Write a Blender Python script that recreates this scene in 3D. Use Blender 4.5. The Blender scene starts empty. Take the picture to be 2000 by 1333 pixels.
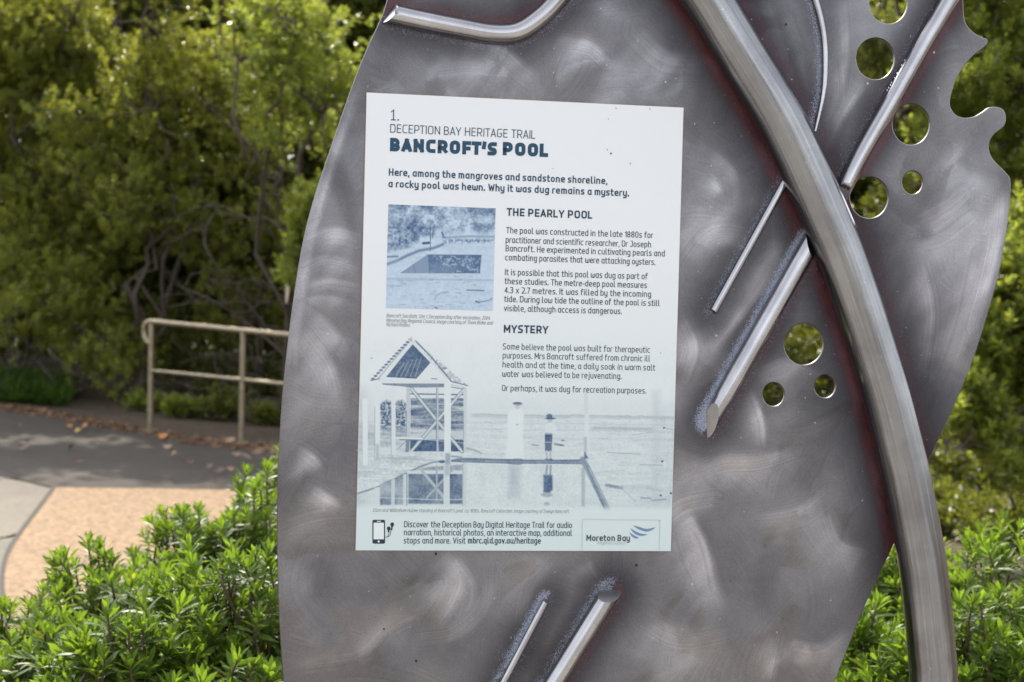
import bpy, math, random
import numpy as np
from mathutils import Vector, Matrix
from mathutils.geometry import delaunay_2d_cdt

random.seed(7)
rng = np.random.default_rng(11)
S = bpy.context.scene
COL = S.collection
R = math.radians

# ------------------------------------------------------------------ camera
FPX = 2778.0                      # focal length in pixels of the 2000 px wide photograph
CAMZ = 1.56
cam = bpy.data.cameras.new('camera')
cam.lens = FPX * 36 / 2000
cam.sensor_width = 36
cam.clip_start = 0.05
cam.clip_end = 5000
cam.dof.use_dof = True
cam.dof.focus_distance = 1.325
cam.dof.aperture_fstop = 11.5
camo = bpy.data.objects.new('camera', cam)
COL.objects.link(camo)
CM = Matrix.Translation((0, 0, CAMZ)) @ Matrix.Rotation(R(90 - 3.37), 4, 'X') @ Matrix.Rotation(R(1.6), 4, 'Z')
camo.matrix_world = CM
S.camera = camo

# ------------------------------------------------------------------ light
SUN_EL, SUN_AZ = 45, -18          # degrees; azimuth from straight ahead (+Y), minus = left
w = bpy.data.worlds.new('World')
S.world = w
w.use_nodes = True
nt = w.node_tree
sky = nt.nodes.new('ShaderNodeTexSky')
sky.sky_type = 'NISHITA'
sky.sun_disc = False
sky.sun_elevation = R(SUN_EL)
sky.sun_rotation = R(SUN_AZ)
sky.air_density = 1.0
sky.dust_density = 3.0
sky.ozone_density = 1.0
bg = nt.nodes['Background']
bg.inputs['Strength'].default_value = 0.15
hz = nt.nodes.new('ShaderNodeHueSaturation')          # thin white cloud veil: a paler sky
hz.inputs['Saturation'].default_value = 0.24
nt.links.new(sky.outputs[0], hz.inputs['Color'])
nt.links.new(hz.outputs[0], bg.inputs['Color'])
sl = bpy.data.lights.new('sun', 'SUN')
sl.energy = 2.4
sl.angle = R(0.5)
sl.color = (1.0, 0.91, 0.77)
so = bpy.data.objects.new('sun', sl)
COL.objects.link(so)
sd = Vector((math.sin(R(SUN_AZ)) * math.cos(R(SUN_EL)), math.cos(R(SUN_AZ)) * math.cos(R(SUN_EL)), math.sin(R(SUN_EL))))
so.rotation_euler = sd.to_track_quat('Z', 'Y').to_euler()
S.view_settings.view_transform = 'Standard'
S.view_settings.look = 'None'
S.view_settings.exposure = 1.55
S.view_settings.gamma = 1.0

# ------------------------------------------------------------------ geometry of the view -> real places
R3 = np.array(CM.to_3x3())
CP = np.array([0, 0, CAMZ])


def ray(x, y):
    d = np.array([(x - 1000) / FPX, -(y - 666.5) / FPX, -1.0])
    return R3 @ d


def at(x, y, depth):
    d = ray(x, y)
    return CP + d * (depth / d[1])


def gnd(x, y, z=0.0):
    d = ray(x, y)
    return CP + d * ((z - CAMZ) / d[2])


# the sheet the sign is fixed to: an A3 panel, 297 x 420 mm
SC = 1.05
AX = np.array([0.99002245, 0.14085414, -0.00395647])
AY = np.array([0.00150613, -0.03865426, -0.99925151])
AN = np.array([-0.14090164, 0.98927547, -0.03848073])     # pointing away from the camera
PO = CP + (np.array([0.00819249, 1.2612409, 1.49915835]) - CP) * SC
PW, PH = 0.28354347 * SC, 0.42


def on(x, y, off=0.0):
    """point of the sign's plane (off = metres in front of it)"""
    d = ray(x, y)
    o = PO - AN * off
    t = np.dot(o - CP, AN) / np.dot(d, AN)
    return CP + d * t


def uv(x, y, off=0.0):
    q = on(x, y, off) - PO
    return np.array([q @ AX, q @ AY])


def wp(u, v, off=0.0):
    return PO + AX * u + AY * v - AN * off


MM = 0.42 / 880                    # metres per photograph pixel on the sign

# ------------------------------------------------------------------ scene helpers


def tag(o, label=None, cat=None, group=None, kind=None):
    if label:
        o['label'] = label
    if cat:
        o['category'] = cat
    if group:
        o['group'] = group
    if kind:
        o['kind'] = kind
    return o


def empty(name, loc, label, cat, group=None):
    o = bpy.data.objects.new(name, None)
    o.empty_display_size = 0.1
    o.location = Vector(loc)
    COL.objects.link(o)
    return tag(o, label, cat, group)


def wloc(o):
    l = Vector((0, 0, 0))
    while o:
        l = l + o.location
        o = o.parent
    return np.array(l)


def mesh_np(name, V, F, mat, parent=None, smooth=False, attrs=None, uvs=None):
    """V (n,3); F list of int arrays (m,k) or list of lists; world coordinates"""
    me = bpy.data.meshes.new(name)
    V = np.asarray(V, float)
    base = wloc(parent) if parent else np.zeros(3)
    V = V - base
    if isinstance(F, np.ndarray):
        F = [F]
    loops, starts, totals, n = [], [], [], 0
    for f in F:
        if isinstance(f, np.ndarray) and f.ndim == 2:
            m, k = f.shape
            loops.append(f.ravel())
            starts.append(n + np.arange(m) * k)
            totals.append(np.full(m, k))
            n += m * k
        else:
            loops.append(np.asarray(f))
            starts.append(np.array([n]))
            totals.append(np.array([len(f)]))
            n += len(f)
    loops = np.concatenate(loops).astype(np.int32)
    starts = np.concatenate(starts).astype(np.int32)
    totals = np.concatenate(totals).astype(np.int32)
    me.vertices.add(len(V))
    me.vertices.foreach_set('co', V.astype(np.float32).ravel())
    me.loops.add(len(loops))
    me.loops.foreach_set('vertex_index', loops)
    me.polygons.add(len(starts))
    me.polygons.foreach_set('loop_start', starts)
    me.polygons.foreach_set('loop_total', totals)
    if smooth:
        me.polygons.foreach_set('use_smooth', np.ones(len(starts), bool))
    me.update(calc_edges=True)
    for k, (typ, dat) in (attrs or {}).items():
        a = me.attributes.new(k, typ, 'POINT')
        dat = np.asarray(dat, np.float32)
        if typ == 'FLOAT':
            a.data.foreach_set('value', dat.ravel())
        elif typ == 'FLOAT_VECTOR':
            a.data.foreach_set('vector', dat.ravel())
        elif typ == 'FLOAT_COLOR':
            a.data.foreach_set('color', dat.ravel())
    if uvs is not None:
        ul = me.uv_layers.new(name='UVMap')
        ul.data.foreach_set('uv', np.asarray(uvs, np.float32)[loops].ravel())
    me.materials.append(mat)
    o = bpy.data.objects.new(name, me)
    COL.objects.link(o)
    if parent:
        o.parent = parent
    return o


def spline(pts, n=12):
    """Catmull-Rom through points (any dimension)"""
    P = np.asarray(pts, float)
    P = np.vstack([2 * P[0] - P[1], P, 2 * P[-1] - P[-2]])
    out = []
    for i in range(1, len(P) - 2):
        a, b, c, d = P[i - 1], P[i], P[i + 1], P[i + 2]
        for t in np.linspace(0, 1, n, endpoint=False):
            out.append(0.5 * ((2 * b) + (c - a) * t + (2 * a - 5 * b + 4 * c - d) * t * t + (3 * b - a - 3 * c + d) * t ** 3))
    out.append(P[-2])
    return np.array(out)


class MB:
    """collects tubes / boxes into one mesh"""

    def __init__(self):
        self.v, self.f, self.uv, self.n = [], [], [], 0

    def add(self, V, F, UV=None):
        V = np.asarray(V, float)
        self.v.append(V)
        self.uv.append(np.zeros((len(V), 2)) if UV is None else UV)
        for f in F:
            self.f.append(np.asarray(f) + self.n)
        self.n += len(V)

    def tube(self, pts, rad, k=12, cap=True, cut0=None, cut1=None, up=None):
        P = np.asarray(pts, float)
        n = len(P)
        rad = np.full(n, rad) if np.isscalar(rad) else np.asarray(rad, float)
        T = np.gradient(P, axis=0)
        T /= np.linalg.norm(T, axis=1)[:, None] + 1e-12
        a = np.array(up, float) if up is not None else np.array([0, 0, 1.0])
        if abs(T[0] @ a) > 0.95:
            a = np.array([0, 1.0, 0])
        N = a - T[0] * (a @ T[0])
        N /= np.linalg.norm(N)
        ang = np.arange(k) * 2 * math.pi / k
        V, UV = [], []
        s = 0.0
        for i in range(n):
            N = N - T[i] * (N @ T[i])
            N /= np.linalg.norm(N)
            B = np.cross(T[i], N)
            if i:
                s += np.linalg.norm(P[i] - P[i - 1])
            off = (np.outer(np.cos(ang), N) + np.outer(np.sin(ang), B)) * rad[i]
            ring = P[i] + off
            if i == 0 and cut0 is not None:
                ring = ring - np.outer(off @ np.asarray(cut0), T[i])
            if i == n - 1 and cut1 is not None:
                ring = ring + np.outer(off @ np.asarray(cut1), T[i])
            V.append(ring)
            UV.append(np.stack([np.full(k, s), ang * rad[i]], 1))
        V = np.vstack(V)
        UV = np.vstack(UV)
        i, j = np.meshgrid(np.arange(n - 1), np.arange(k), indexing='ij')
        j2 = (j + 1) % k
        F = np.stack([i * k + j, i * k + j2, (i + 1) * k + j2, (i + 1) * k + j], -1).reshape(-1, 4)
        self.add(V, [F], UV)
        if cap:
            self.add(V[:k].copy(), [list(range(k))[::-1]])
            self.add(V[-k:].copy(), [list(range(k))])
        return self

    def box(self, c, sx, sy, sz):
        x, y, z = sx / 2, sy / 2, sz / 2
        V = np.array([[-x, -y, -z], [x, -y, -z], [x, y, -z], [-x, y, -z], [-x, -y, z], [x, -y, z], [x, y, z], [-x, y, z]]) + np.asarray(c)
        self.add(V, [[3, 2, 1, 0], [4, 5, 6, 7], [0, 1, 5, 4], [1, 2, 6, 5], [2, 3, 7, 6], [3, 0, 4, 7]])
        return self

    def build(self, name, mat, parent=None, smooth=True):
        quads = [f for f in self.f if f.ndim == 2]
        return mesh_np(name, np.vstack(self.v), self.f, mat, parent, smooth, uvs=np.vstack(self.uv))


# ------------------------------------------------------------------ materials


def srgb(r, g, b):
    f = lambda c: c / 12.92 if c <= 0.04045 else ((c + 0.055) / 1.055) ** 2.4
    return (f(r / 255), f(g / 255), f(b / 255), 1)


def newmat(name):
    m = bpy.data.materials.new(name)
    m.use_nodes = True
    t = m.node_tree
    return m, t, t.nodes, t.links, t.nodes['Principled BSDF']


def simple(name, col, rough=0.6, metal=0.0, spec=0.5):
    m, t, n, l, p = newmat(name)
    p.inputs['Base Color'].default_value = tuple(col[:3]) + (1,)
    p.inputs['Roughness'].default_value = rough
    p.inputs['Metallic'].default_value = metal
    p.inputs['Specular IOR Level'].default_value = spec
    return m


def noise(n, l, vec, scale, detail=4, rough=0.55, dist=0.0):
    x = n.new('ShaderNodeTexNoise')
    x.inputs['Scale'].default_value = scale
    x.inputs['Detail'].default_value = detail
    x.inputs['Roughness'].default_value = rough
    x.inputs['Distortion'].default_value = dist
    if vec is not None:
        l.new(vec, x.inputs['Vector'])
    return x.outputs['Fac']


def ramp(n, l, fac, stops):
    x = n.new('ShaderNodeValToRGB')
    e = x.color_ramp.elements
    while len(e) < len(stops):
        e.new(0.5)
    for i, (p, c) in enumerate(stops):
        e[i].position = p
        e[i].color = c if len(c) == 4 else tuple(c) + (1,)
    l.new(fac, x.inputs[0])
    return x.outputs['Color']


def mixc(n, l, fac, a, b, mode='MIX'):
    x = n.new('ShaderNodeMix')
    x.data_type = 'RGBA'
    x.blend_type = mode
    for s, v in ((0, fac), (6, a), (7, b)):
        if hasattr(v, 'is_linked'):
            l.new(v, x.inputs[s])
        else:
            x.inputs[s].default_value = v if s == 0 else tuple(v[:3]) + (1,)
    return x.outputs[2]


def math_(n, l, op, a, b=None, clamp=False):
    x = n.new('ShaderNodeMath')
    x.operation = op
    x.use_clamp = clamp
    for s, v in ((0, a), (1, b)):
        if v is None:
            continue
        if hasattr(v, 'is_linked'):
            l.new(v, x.inputs[s])
        else:
            x.inputs[s].default_value = v
    return x.outputs[0]


def attr(n, name, out='Fac'):
    x = n.new('ShaderNodeAttribute')
    x.attribute_name = name
    return x.outputs[out]


def bump(n, l, h, strength, dist, p, normal=None):
    x = n.new('ShaderNodeBump')
    x.inputs['Strength'].default_value = strength
    x.inputs['Distance'].default_value = dist
    l.new(h, x.inputs['Height'])
    l.new(x.outputs[0], p.inputs['Normal'])
    return x.outputs[0]


def coord(n, out='Object'):
    return n.new('ShaderNodeTexCoord').outputs[out]


def leaf_mat(name, dark, light, trans, tw=0.45, rough=0.42, odd=None, spec=0.5):
    m, t, n, l, p = newmat(name)
    ti = attr(n, 'tint')
    c = ramp(n, l, ti, [(0.0, dark), (0.93, light)] + ([(0.955, odd[0]), (1.0, odd[1])] if odd else []))
    l.new(c, p.inputs['Base Color'])
    p.inputs['Roughness'].default_value = rough
    p.inputs['Specular IOR Level'].default_value = spec
    tr = n.new('ShaderNodeBsdfTranslucent')
    tc = mixc(n, l, 0.55, c, trans)
    tc2 = mixc(n, l, 1.0, tc, (2.35, 2.35, 1.8), 'MULTIPLY')
    l.new(tc2, tr.inputs['Color'])
    mx = n.new('ShaderNodeMixShader')
    mx.inputs[0].default_value = tw
    l.new(p.outputs[0], mx.inputs[1])
    l.new(tr.outputs[0], mx.inputs[2])
    l.new(mx.outputs[0], n['Material Output'].inputs[0])
    return m


M = {}
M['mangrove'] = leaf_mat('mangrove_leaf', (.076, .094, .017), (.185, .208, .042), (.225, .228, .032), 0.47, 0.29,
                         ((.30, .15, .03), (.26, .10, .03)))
M['mangrove_shaded'] = leaf_mat('mangrove_leaf_shaded', (.052, .066, .014), (.120, .138, .026), (.14, .15, .014), 0.35, 0.36)  # mangrove leaf copy with the shade of the deep wood put into its colour
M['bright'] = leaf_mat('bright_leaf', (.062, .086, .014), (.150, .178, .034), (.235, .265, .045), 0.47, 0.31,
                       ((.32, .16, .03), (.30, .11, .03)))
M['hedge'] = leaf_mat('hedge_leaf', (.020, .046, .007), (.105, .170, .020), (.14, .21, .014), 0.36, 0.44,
                      ((.16, .08, .03), (.42, .30, .03)), 0.22)
M['grass'] = leaf_mat('grass_blade', (.030, .060, .010), (.062, .110, .016), (.10, .17, .015), 0.4, 0.5)


def bark_mat(name, a, b):
    m, t, n, l, p = newmat(name)
    f = noise(n, l, coord(n), 35, 5, .6)
    l.new(ramp(n, l, f, [(.3, a), (.7, b)]), p.inputs['Base Color'])
    p.inputs['Roughness'].default_value = 0.85
    bump(n, l, f, 0.5, 0.01, p)
    return m


M['bark'] = bark_mat('grey_bark', (.045, .034, .025), (.110, .084, .062))
M['twig'] = bark_mat('brown_twig', (.07, .045, .03), (.17, .11, .075))


def ground_mat(name, a, b, scale, c=None, rough=0.9, speck=None, bumpd=0.004):
    m, t, n, l, p = newmat(name)
    v = coord(n)
    f = noise(n, l, v, scale, 6, .65)
    col = ramp(n, l, f, [(.3, a), (.7, b)])
    big = noise(n, l, v, 0.9, 3, .5)
    col = mixc(n, l, 1.0, col, ramp(n, l, big, [(.3, (.80, .80, .80)), (.7, (1.15, 1.13, 1.1))]), 'MULTIPLY')
    if speck:
        x = n.new('ShaderNodeTexVoronoi')
        x.inputs['Scale'].default_value = speck[0]
        l.new(v, x.inputs['Vector'])
        bw = n.new('ShaderNodeSeparateColor')
        l.new(x.outputs['Color'], bw.inputs[0])
        col = mixc(n, l, speck[1], col, ramp(n, l, bw.outputs[0], [(0, tuple(c_ * .35 for c_ in speck[2])), (1, speck[2])]))
    l.new(col, p.inputs['Base Color'])
    p.inputs['Roughness'].default_value = rough
    p.inputs['Specular IOR Level'].default_value = 0.3
    bump(n, l, f, 0.6, bumpd, p)
    return m


M['soil'] = ground_mat('mulch_soil', (.035, .025, .017), (.11, .080, .055), 14, bumpd=.03)
M['asphalt'] = ground_mat('dark_path_surface', (.036, .030, .026), (.058, .049, .042), 60)
M['concrete'] = ground_mat('pale_concrete', (.125, .112, .095), (.175, .157, .132), 30)
M['front'] = ground_mat('bounce_concrete', (.20, .195, .185), (.27, .262, .25), 30)
M['strip'] = ground_mat('weathered_concrete', (.10, .10, .08), (.15, .145, .12), 30)
M['pad'] = ground_mat('exposed_aggregate', (.092, .062, .037), (.25, .170, .102), 130, speck=(48, .62, (.38, .255, .155)))
M['joint'] = simple('joint_filler', (.03, .026, .022), 0.9)


def galv():
    m, t, n, l, p = newmat('galvanised_rail')
    f = noise(n, l, coord(n), 18, 4, .6)
    l.new(ramp(n, l, f, [(.3, (.26, .215, .145)), (.7, (.40, .34, .245))]), p.inputs['Base Color'])
    p.inputs['Metallic'].default_value = 0.75
    p.inputs['Roughness'].default_value = 0.42
    return m


M['galv'] = galv()


def steel_plate():
    m, t, n, l, p = newmat('swirl_brushed_steel')
    g = n.new('ShaderNodeNewGeometry').outputs['Position']
    scr = attr(n, 'scratch')
    pol_hl = attr(n, 'polish_highlight')
    st = n.new('ShaderNodeAttribute')
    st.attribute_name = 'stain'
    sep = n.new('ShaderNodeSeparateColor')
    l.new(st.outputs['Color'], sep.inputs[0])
    # fine grain
    g1 = noise(n, l, g, 900, 2, .6)
    g2 = noise(n, l, g, 16, 4, .55)
    lines = n.new('ShaderNodeTexNoise')
    lines.noise_dimensions = '1D'
    lines.inputs['Scale'].default_value = 700
    lines.inputs['Detail'].default_value = 3
    l.new(scr, lines.inputs['W'])
    lf = lines.outputs['Fac']
    base = ramp(n, l, g2, [(.3, (.195, .188, .198)), (.7, (.262, .254, .264))])
    base = mixc(n, l, 1.0, base, ramp(n, l, math_(n, l, 'MULTIPLY', pol_hl, .667), [(0.0, (.50, .50, .51)), (.22, (.80, .80, .805)), (1.0, (2.5, 2.48, 2.5))]), 'MULTIPLY')  # polish tone; painted highlights of the passes brighten the base colour
    cl = noise(n, l, g, 13, 5, .55, .6)
    base = mixc(n, l, 1.0, base, ramp(n, l, cl, [(.30, (.80, .80, .81)), (.5, (1.0, 1.0, 1.0)), (.70, (1.20, 1.19, 1.18))]), 'MULTIPLY')
    coarse = n.new('ShaderNodeTexNoise')
    coarse.noise_dimensions = '1D'
    coarse.inputs['Scale'].default_value = 240
    coarse.inputs['Detail'].default_value = 4
    coarse.inputs['Roughness'].default_value = .7
    l.new(scr, coarse.inputs['W'])
    comb = ramp(n, l, coarse.outputs['Fac'], [(.3, (.84, .84, .84)), (.7, (1.16, 1.16, 1.16))])
    base = mixc(n, l, math_(n, l, 'MULTIPLY', pol_hl, .95, True), base, mixc(n, l, 1.0, base, comb, 'MULTIPLY'))
    base = mixc(n, l, 1.0, base, ramp(n, l, lf, [(.3, (.93, .93, .93)), (.7, (1.06, 1.06, 1.06))]), 'MULTIPLY')
    base = mixc(n, l, 1.0, base, ramp(n, l, g1, [(.3, (.86, .86, .86)), (.7, (1.12, 1.12, 1.12))]), 'MULTIPLY')
    # heat burn, red primer residue, blue-white weld powder
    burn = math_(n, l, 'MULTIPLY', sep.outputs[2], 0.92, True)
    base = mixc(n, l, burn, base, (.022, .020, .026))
    rn = noise(n, l, g, 60, 4, .6)
    red = math_(n, l, 'MULTIPLY', sep.outputs[0], ramp(n, l, rn, [(.3, (.45,) * 3), (.65, (1.0,) * 3)]), True)
    base = mixc(n, l, red, base, (.085, .013, .015))
    bn = noise(n, l, g, 800, 3, .8)
    bm = math_(n, l, 'ADD', bn, math_(n, l, 'MULTIPLY', sep.outputs[1], 0.24))
    bmask = ramp(n, l, bm, [(.62, (0,) * 3), (.86, (1,) * 3)])
    base = mixc(n, l, bmask, base, (.29, .325, .42))
    # sparse pale flecks
    fl = noise(n, l, g, 240, 1, .5)
    flm = ramp(n, l, fl, [(.775, (0,) * 3), (.80, (1,) * 3)])
    base = mixc(n, l, math_(n, l, 'MULTIPLY', flm, 0.5), base, (.5, .5, .52))
    l.new(base, p.inputs['Base Color'])
    dirt = math_(n, l, 'MAXIMUM', math_(n, l, 'MAXIMUM', red, bmask), math_(n, l, 'MULTIPLY', burn, 0.35))
    l.new(math_(n, l, 'SUBTRACT', 1.0, dirt, True), p.inputs['Metallic'])
    ro = n.new('ShaderNodeMapRange')
    ro.inputs['To Min'].default_value = 0.50
    ro.inputs['To Max'].default_value = 0.30
    l.new(pol_hl, ro.inputs['Value'])
    l.new(ro.outputs[0], p.inputs['Roughness'])
    p.inputs['Anisotropic'].default_value = 0.82
    ta = n.new('ShaderNodeAttribute')
    ta.attribute_name = 'brush'
    l.new(ta.outputs['Vector'], p.inputs['Tangent'])
    h = math_(n, l, 'ADD', math_(n, l, 'MULTIPLY', pol_hl, 0.00004), math_(n, l, 'MULTIPLY', noise(n, l, g, 11, 2, .5), 0.00035))
    b = n.new('ShaderNodeBump')
    b.inputs['Strength'].default_value = 1.0
    b.inputs['Distance'].default_value = 1.0
    l.new(h, b.inputs['Height'])
    l.new(b.outputs[0], p.inputs['Normal'])
    return m


M['plate'] = steel_plate()


def steel_tube(name, a, b, rough):
    m, t, n, l, p = newmat(name)
    u = coord(n, 'UV')
    mp = n.new('ShaderNodeMapping')
    mp.inputs['Scale'].default_value = (6, 420, 1)
    l.new(u, mp.inputs['Vector'])
    f = noise(n, l, mp.outputs[0], 1.0, 4, .6)
    big = noise(n, l, coord(n), 22, 4, .6)
    c = ramp(n, l, f, [(.3, a), (.7, b)])
    c = mixc(n, l, 1.0, c, ramp(n, l, big, [(.3, (.78, .77, .79)), (.65, (1.08, 1.08, 1.08))]), 'MULTIPLY')
    fl = noise(n, l, coord(n), 380, 2, .6)
    c = mixc(n, l, math_(n, l, 'MULTIPLY', ramp(n, l, fl, [(.70, (0,) * 3), (.76, (1,) * 3)]), 0.4), c, (.72, .72, .74))
    l.new(c, p.inputs['Base Color'])
    p.inputs['Metallic'].default_value = 1.0
    l.new(ramp(n, l, f, [(.3, (rough,) * 3), (.7, (rough + .14,) * 3)]), p.inputs['Roughness'])
    bump(n, l, f, 0.25, 0.0006, p)
    return m


M['pipe'] = steel_tube('brushed_pipe_steel', (.225, .228, .232), (.355, .355, .365), .15)
M['rod'] = steel_tube('brushed_rod_steel', (.38, .375, .39), (.56, .555, .57), .17)
M['weld'] = simple('weld_bead', (.70, .70, .72), 0.18, 1.0)

# printed inks
INK = srgb(38, 66, 84)


def print_mat():
    m, t, n, l, p = newmat('printed_panel_face')
    v = attr(n, 'print', 'Color')
    l.new(v, p.inputs['Base Color'])
    p.inputs['Roughness'].default_value = 0.42
    p.inputs['Specular IOR Level'].default_value = 0.35
    f = noise(n, l, n.new('ShaderNodeNewGeometry').outputs['Position'], 1400, 2, .6)
    bump(n, l, f, 0.12, 0.0003, p)
    return m


M['print'] = print_mat()
M['panel_edge'] = simple('panel_edge', (.42, .30, .20), 0.6)
M['ink'] = simple('dark_teal_ink', INK, 0.5, 0, 0.3)
M['ink_title'] = simple('blue_teal_ink', srgb(36, 74, 98), 0.5, 0, 0.3)
M['ink_caption'] = simple('grey_caption_ink', srgb(92, 108, 114), 0.5, 0, 0.3)
M['ink_pale'] = simple('pale_blue_ink', srgb(140, 165, 182), 0.5, 0, 0.3)
M['ink_line'] = simple('pale_green_line', srgb(184, 205, 196), 0.5, 0, 0.3)
M['ink_white'] = simple('panel_white', srgb(222, 228, 228), 0.5, 0, 0.3)
M['ink_icon'] = simple('icon_ink', srgb(34, 58, 72), 0.5, 0, 0.3)

# ------------------------------------------------------------------ the ground


def sheet(name, px, z, mat, world=False):
    P = np.array([list(p)[:2] + [z] for p in px]) if world else np.array([gnd(x, y, 0) * [1, 1, 0] + [0, 0, z] for x, y in px])
    a = 0.5 * np.sum(P[:, 0] * np.roll(P[:, 1], -1) - np.roll(P[:, 0], -1) * P[:, 1])
    if a < 0:
        P = P[::-1]
    return tag(mesh_np(name, P, [list(range(len(P)))], mat), kind='structure')


sheet('ground', [(-2500, -2500), (2500, -2500), (2500, 2500), (-2500, 2500)], 0.0, M['soil'], True)
far_edge = spline([(-900, 742), (-400, 768), (0, 797), (80, 806), (180, 826), (293, 846), (385, 862), (471, 872), (600, 890), (900, 930)], 8)
near_edge = spline([(900, 985), (560, 961), (430, 958), (270, 955), (105, 955)], 6)
sheet('bounce_path', [(-9, -30), (9, -30), (9, .55), (-9, .35)], 0.008, M['front'], True)  # unseen pale slab, added to bounce sunlight onto the panel
sheet('dark_path', list(map(tuple, far_edge)) + list(map(tuple, near_edge)) + [(60, 944), (0, 931), (-300, 880), (-900, 800)], 0.008, M['asphalt'])
joint_line = spline([(105, 956), (72, 1000), (40, 1043), (14, 1085), (4, 1130), (6, 1180), (16, 1250)], 8)
J = [tuple(p) for p in joint_line]
sheet('tan_pad', J + [(200, 1300), (900, 1300), (900, 987), (560, 963), (430, 960), (270, 957)], 0.012, M['pad'])
sheet('concrete_path', [(-900, 803), (-300, 883), (0, 934), (60, 947), (100, 957)] + J[1:17] + [(15, 1051), (0, 1054), (-500, 1090), (-1200, 1130)], 0.010, M['concrete'])
sheet('weathered_path', [(-1200, 1134), (-500, 1093), (0, 1057), (14, 1055)] + [(x - 4, y) for x, y in J[18:]] + [(-1000, 1290)], 0.011, M['strip'])
sheet('expansion_joint', [(x - 4, y) for x, y in J] + [(x + 5, y) for x, y in J[::-1]], 0.016, M['joint'])
del J

# ------------------------------------------------------------------ leaves


def unit(a):
    return a / (np.linalg.norm(a, axis=-1, keepdims=True) + 1e-9)


def leaves(name, P, D, L, Wd, mat, parent, detailed=False, tint=None, curl=0.15, fold=0.25, up=None):
    """one mesh of many leaves: P base points, D directions, L lengths, Wd widths"""
    n = len(P)
    D = unit(D)
    ref = rng.normal(size=(n, 3)) * 0.6 + np.array([0, 0, 1.0]) if up is None else up
    Sd = unit(np.cross(D, ref))
    N = unit(np.cross(Sd, D))
    L = L[:, None]
    h = Wd[:, None] * 0.5
    if tint is None:
        tint = rng.random(n)
    if not detailed:
        a = P
        c = P + D * L - N * L * curl
        b = P + D * L * .48 + Sd * h + N * h * fold
        d = P + D * L * .48 - Sd * h + N * h * fold
        m = P + D * L * .5 - N * L * curl * .1
        V = np.stack([a, b, c, d], 1).reshape(-1, 3)
        i = np.arange(n)[:, None] * 4
        F = [np.hstack([i, i + 1, i + 2]), np.hstack([i, i + 2, i + 3])]
        k = 4
    else:
        m0 = P
        m1 = P + D * L * .35
        m2 = P + D * L * .72 - N * L * curl * .35
        m3 = P + D * L - N * L * curl
        up_ = N * h * fold
        l1 = P + D * L * .30 + Sd * h * .72 + up_ * .8
        l2 = P + D * L * .70 + Sd * h + up_ - N * L * curl * .3
        r1 = P + D * L * .30 - Sd * h * .72 + up_ * .8
        r2 = P + D * L * .70 - Sd * h + up_ - N * L * curl * .3
        V = np.stack([m0, m1, m2, m3, l1, l2, r1, r2], 1).reshape(-1, 3)
        i = np.arange(n)[:, None] * 8
        F = [np.hstack([i, i + 1, i + 4]), np.hstack([i + 1, i + 2, i + 5, i + 4]), np.hstack([i + 2, i + 3, i + 5]),
             np.hstack([i, i + 6, i + 1]), np.hstack([i + 1, i + 6, i + 7, i + 2]), np.hstack([i + 2, i + 7, i + 3])]
        k = 8
    return mesh_np(name, V, F, mat, parent, detailed, {'tint': ('FLOAT', np.repeat(tint, k))})


def whorls(T, A, n_leaf, spread, back, L0, L1, ratio):
    """leaf whorls at twig tips T with axes A -> P, D, L, W, tip index"""
    n = len(T)
    idx = np.repeat(np.arange(n), n_leaf)
    j = np.tile(np.arange(n_leaf), n)
    A = unit(A)
    ref = unit(np.cross(A, rng.normal(size=A.shape)))
    B = np.cross(A, ref)
    th = j * 2.4 + rng.random(len(j)) * 0.7
    e = (j + rng.random(len(j)) * .8) / n_leaf               # 0 = top leaf (upright), 1 = lowest (spread)
    rad = ref[idx] * np.cos(th)[:, None] + B[idx] * np.sin(th)[:, None]
    ang = (0.25 + spread * e)[:, None]
    D = A[idx] * np.cos(ang) + rad * np.sin(ang)
    P = T[idx] - A[idx] * (back * e)[:, None]
    L = (L0 + (L1 - L0) * rng.random(len(j))) * (0.65 + 0.35 * np.minimum(1, e * 3))
    return P, D, L, L * ratio * (0.85 + 0.3 * rng.random(len(j))), idx


def clump_leaves(C, Rd, ntw, nlf, L0, L1, ratio, upw=0.75, shade=None):
    n = len(C)
    ci = np.repeat(np.arange(n), ntw)
    o = unit(rng.normal(size=(len(ci), 3)))
    rr = rng.random(len(ci)) ** 0.45
    T = C[ci] + o * (rr * Rd[ci])[:, None] * np.array([1, 1, .85])
    A = unit(o * 0.7 + np.array([0, 0, upw]) + rng.normal(size=o.shape) * .25)
    P, D, L, W, ti = whorls(T, A, nlf, 1.15, 0.10, L0, L1, ratio)
    cv = rng.random(n)
    tw = rng.random(len(ci))
    tint = np.clip(.45 * cv[ci][ti] + .3 * tw[ti] + .3 * rng.random(len(P)), 0, .93)
    odd = rng.random(len(P)) < 0.006
    tint[odd] = .96 + .04 * rng.random(odd.sum())
    return P, D, L, W, tint, T


def limb(b, e, sag, r0, r1, n=7, wob=0.05):
    t = np.linspace(0, 1, n)[:, None]
    mid = (b + e) / 2 + np.array([0, 0, sag]) + rng.normal(size=3) * wob * 2
    P = (1 - t) ** 2 * b + 2 * t * (1 - t) * mid + t * t * e
    P[1:-1] += rng.normal(size=(n - 2, 3)) * wob * np.linalg.norm(e - b) * 0.35
    return P, np.linspace(r0, r1, n)


DENS = 2.3


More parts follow.
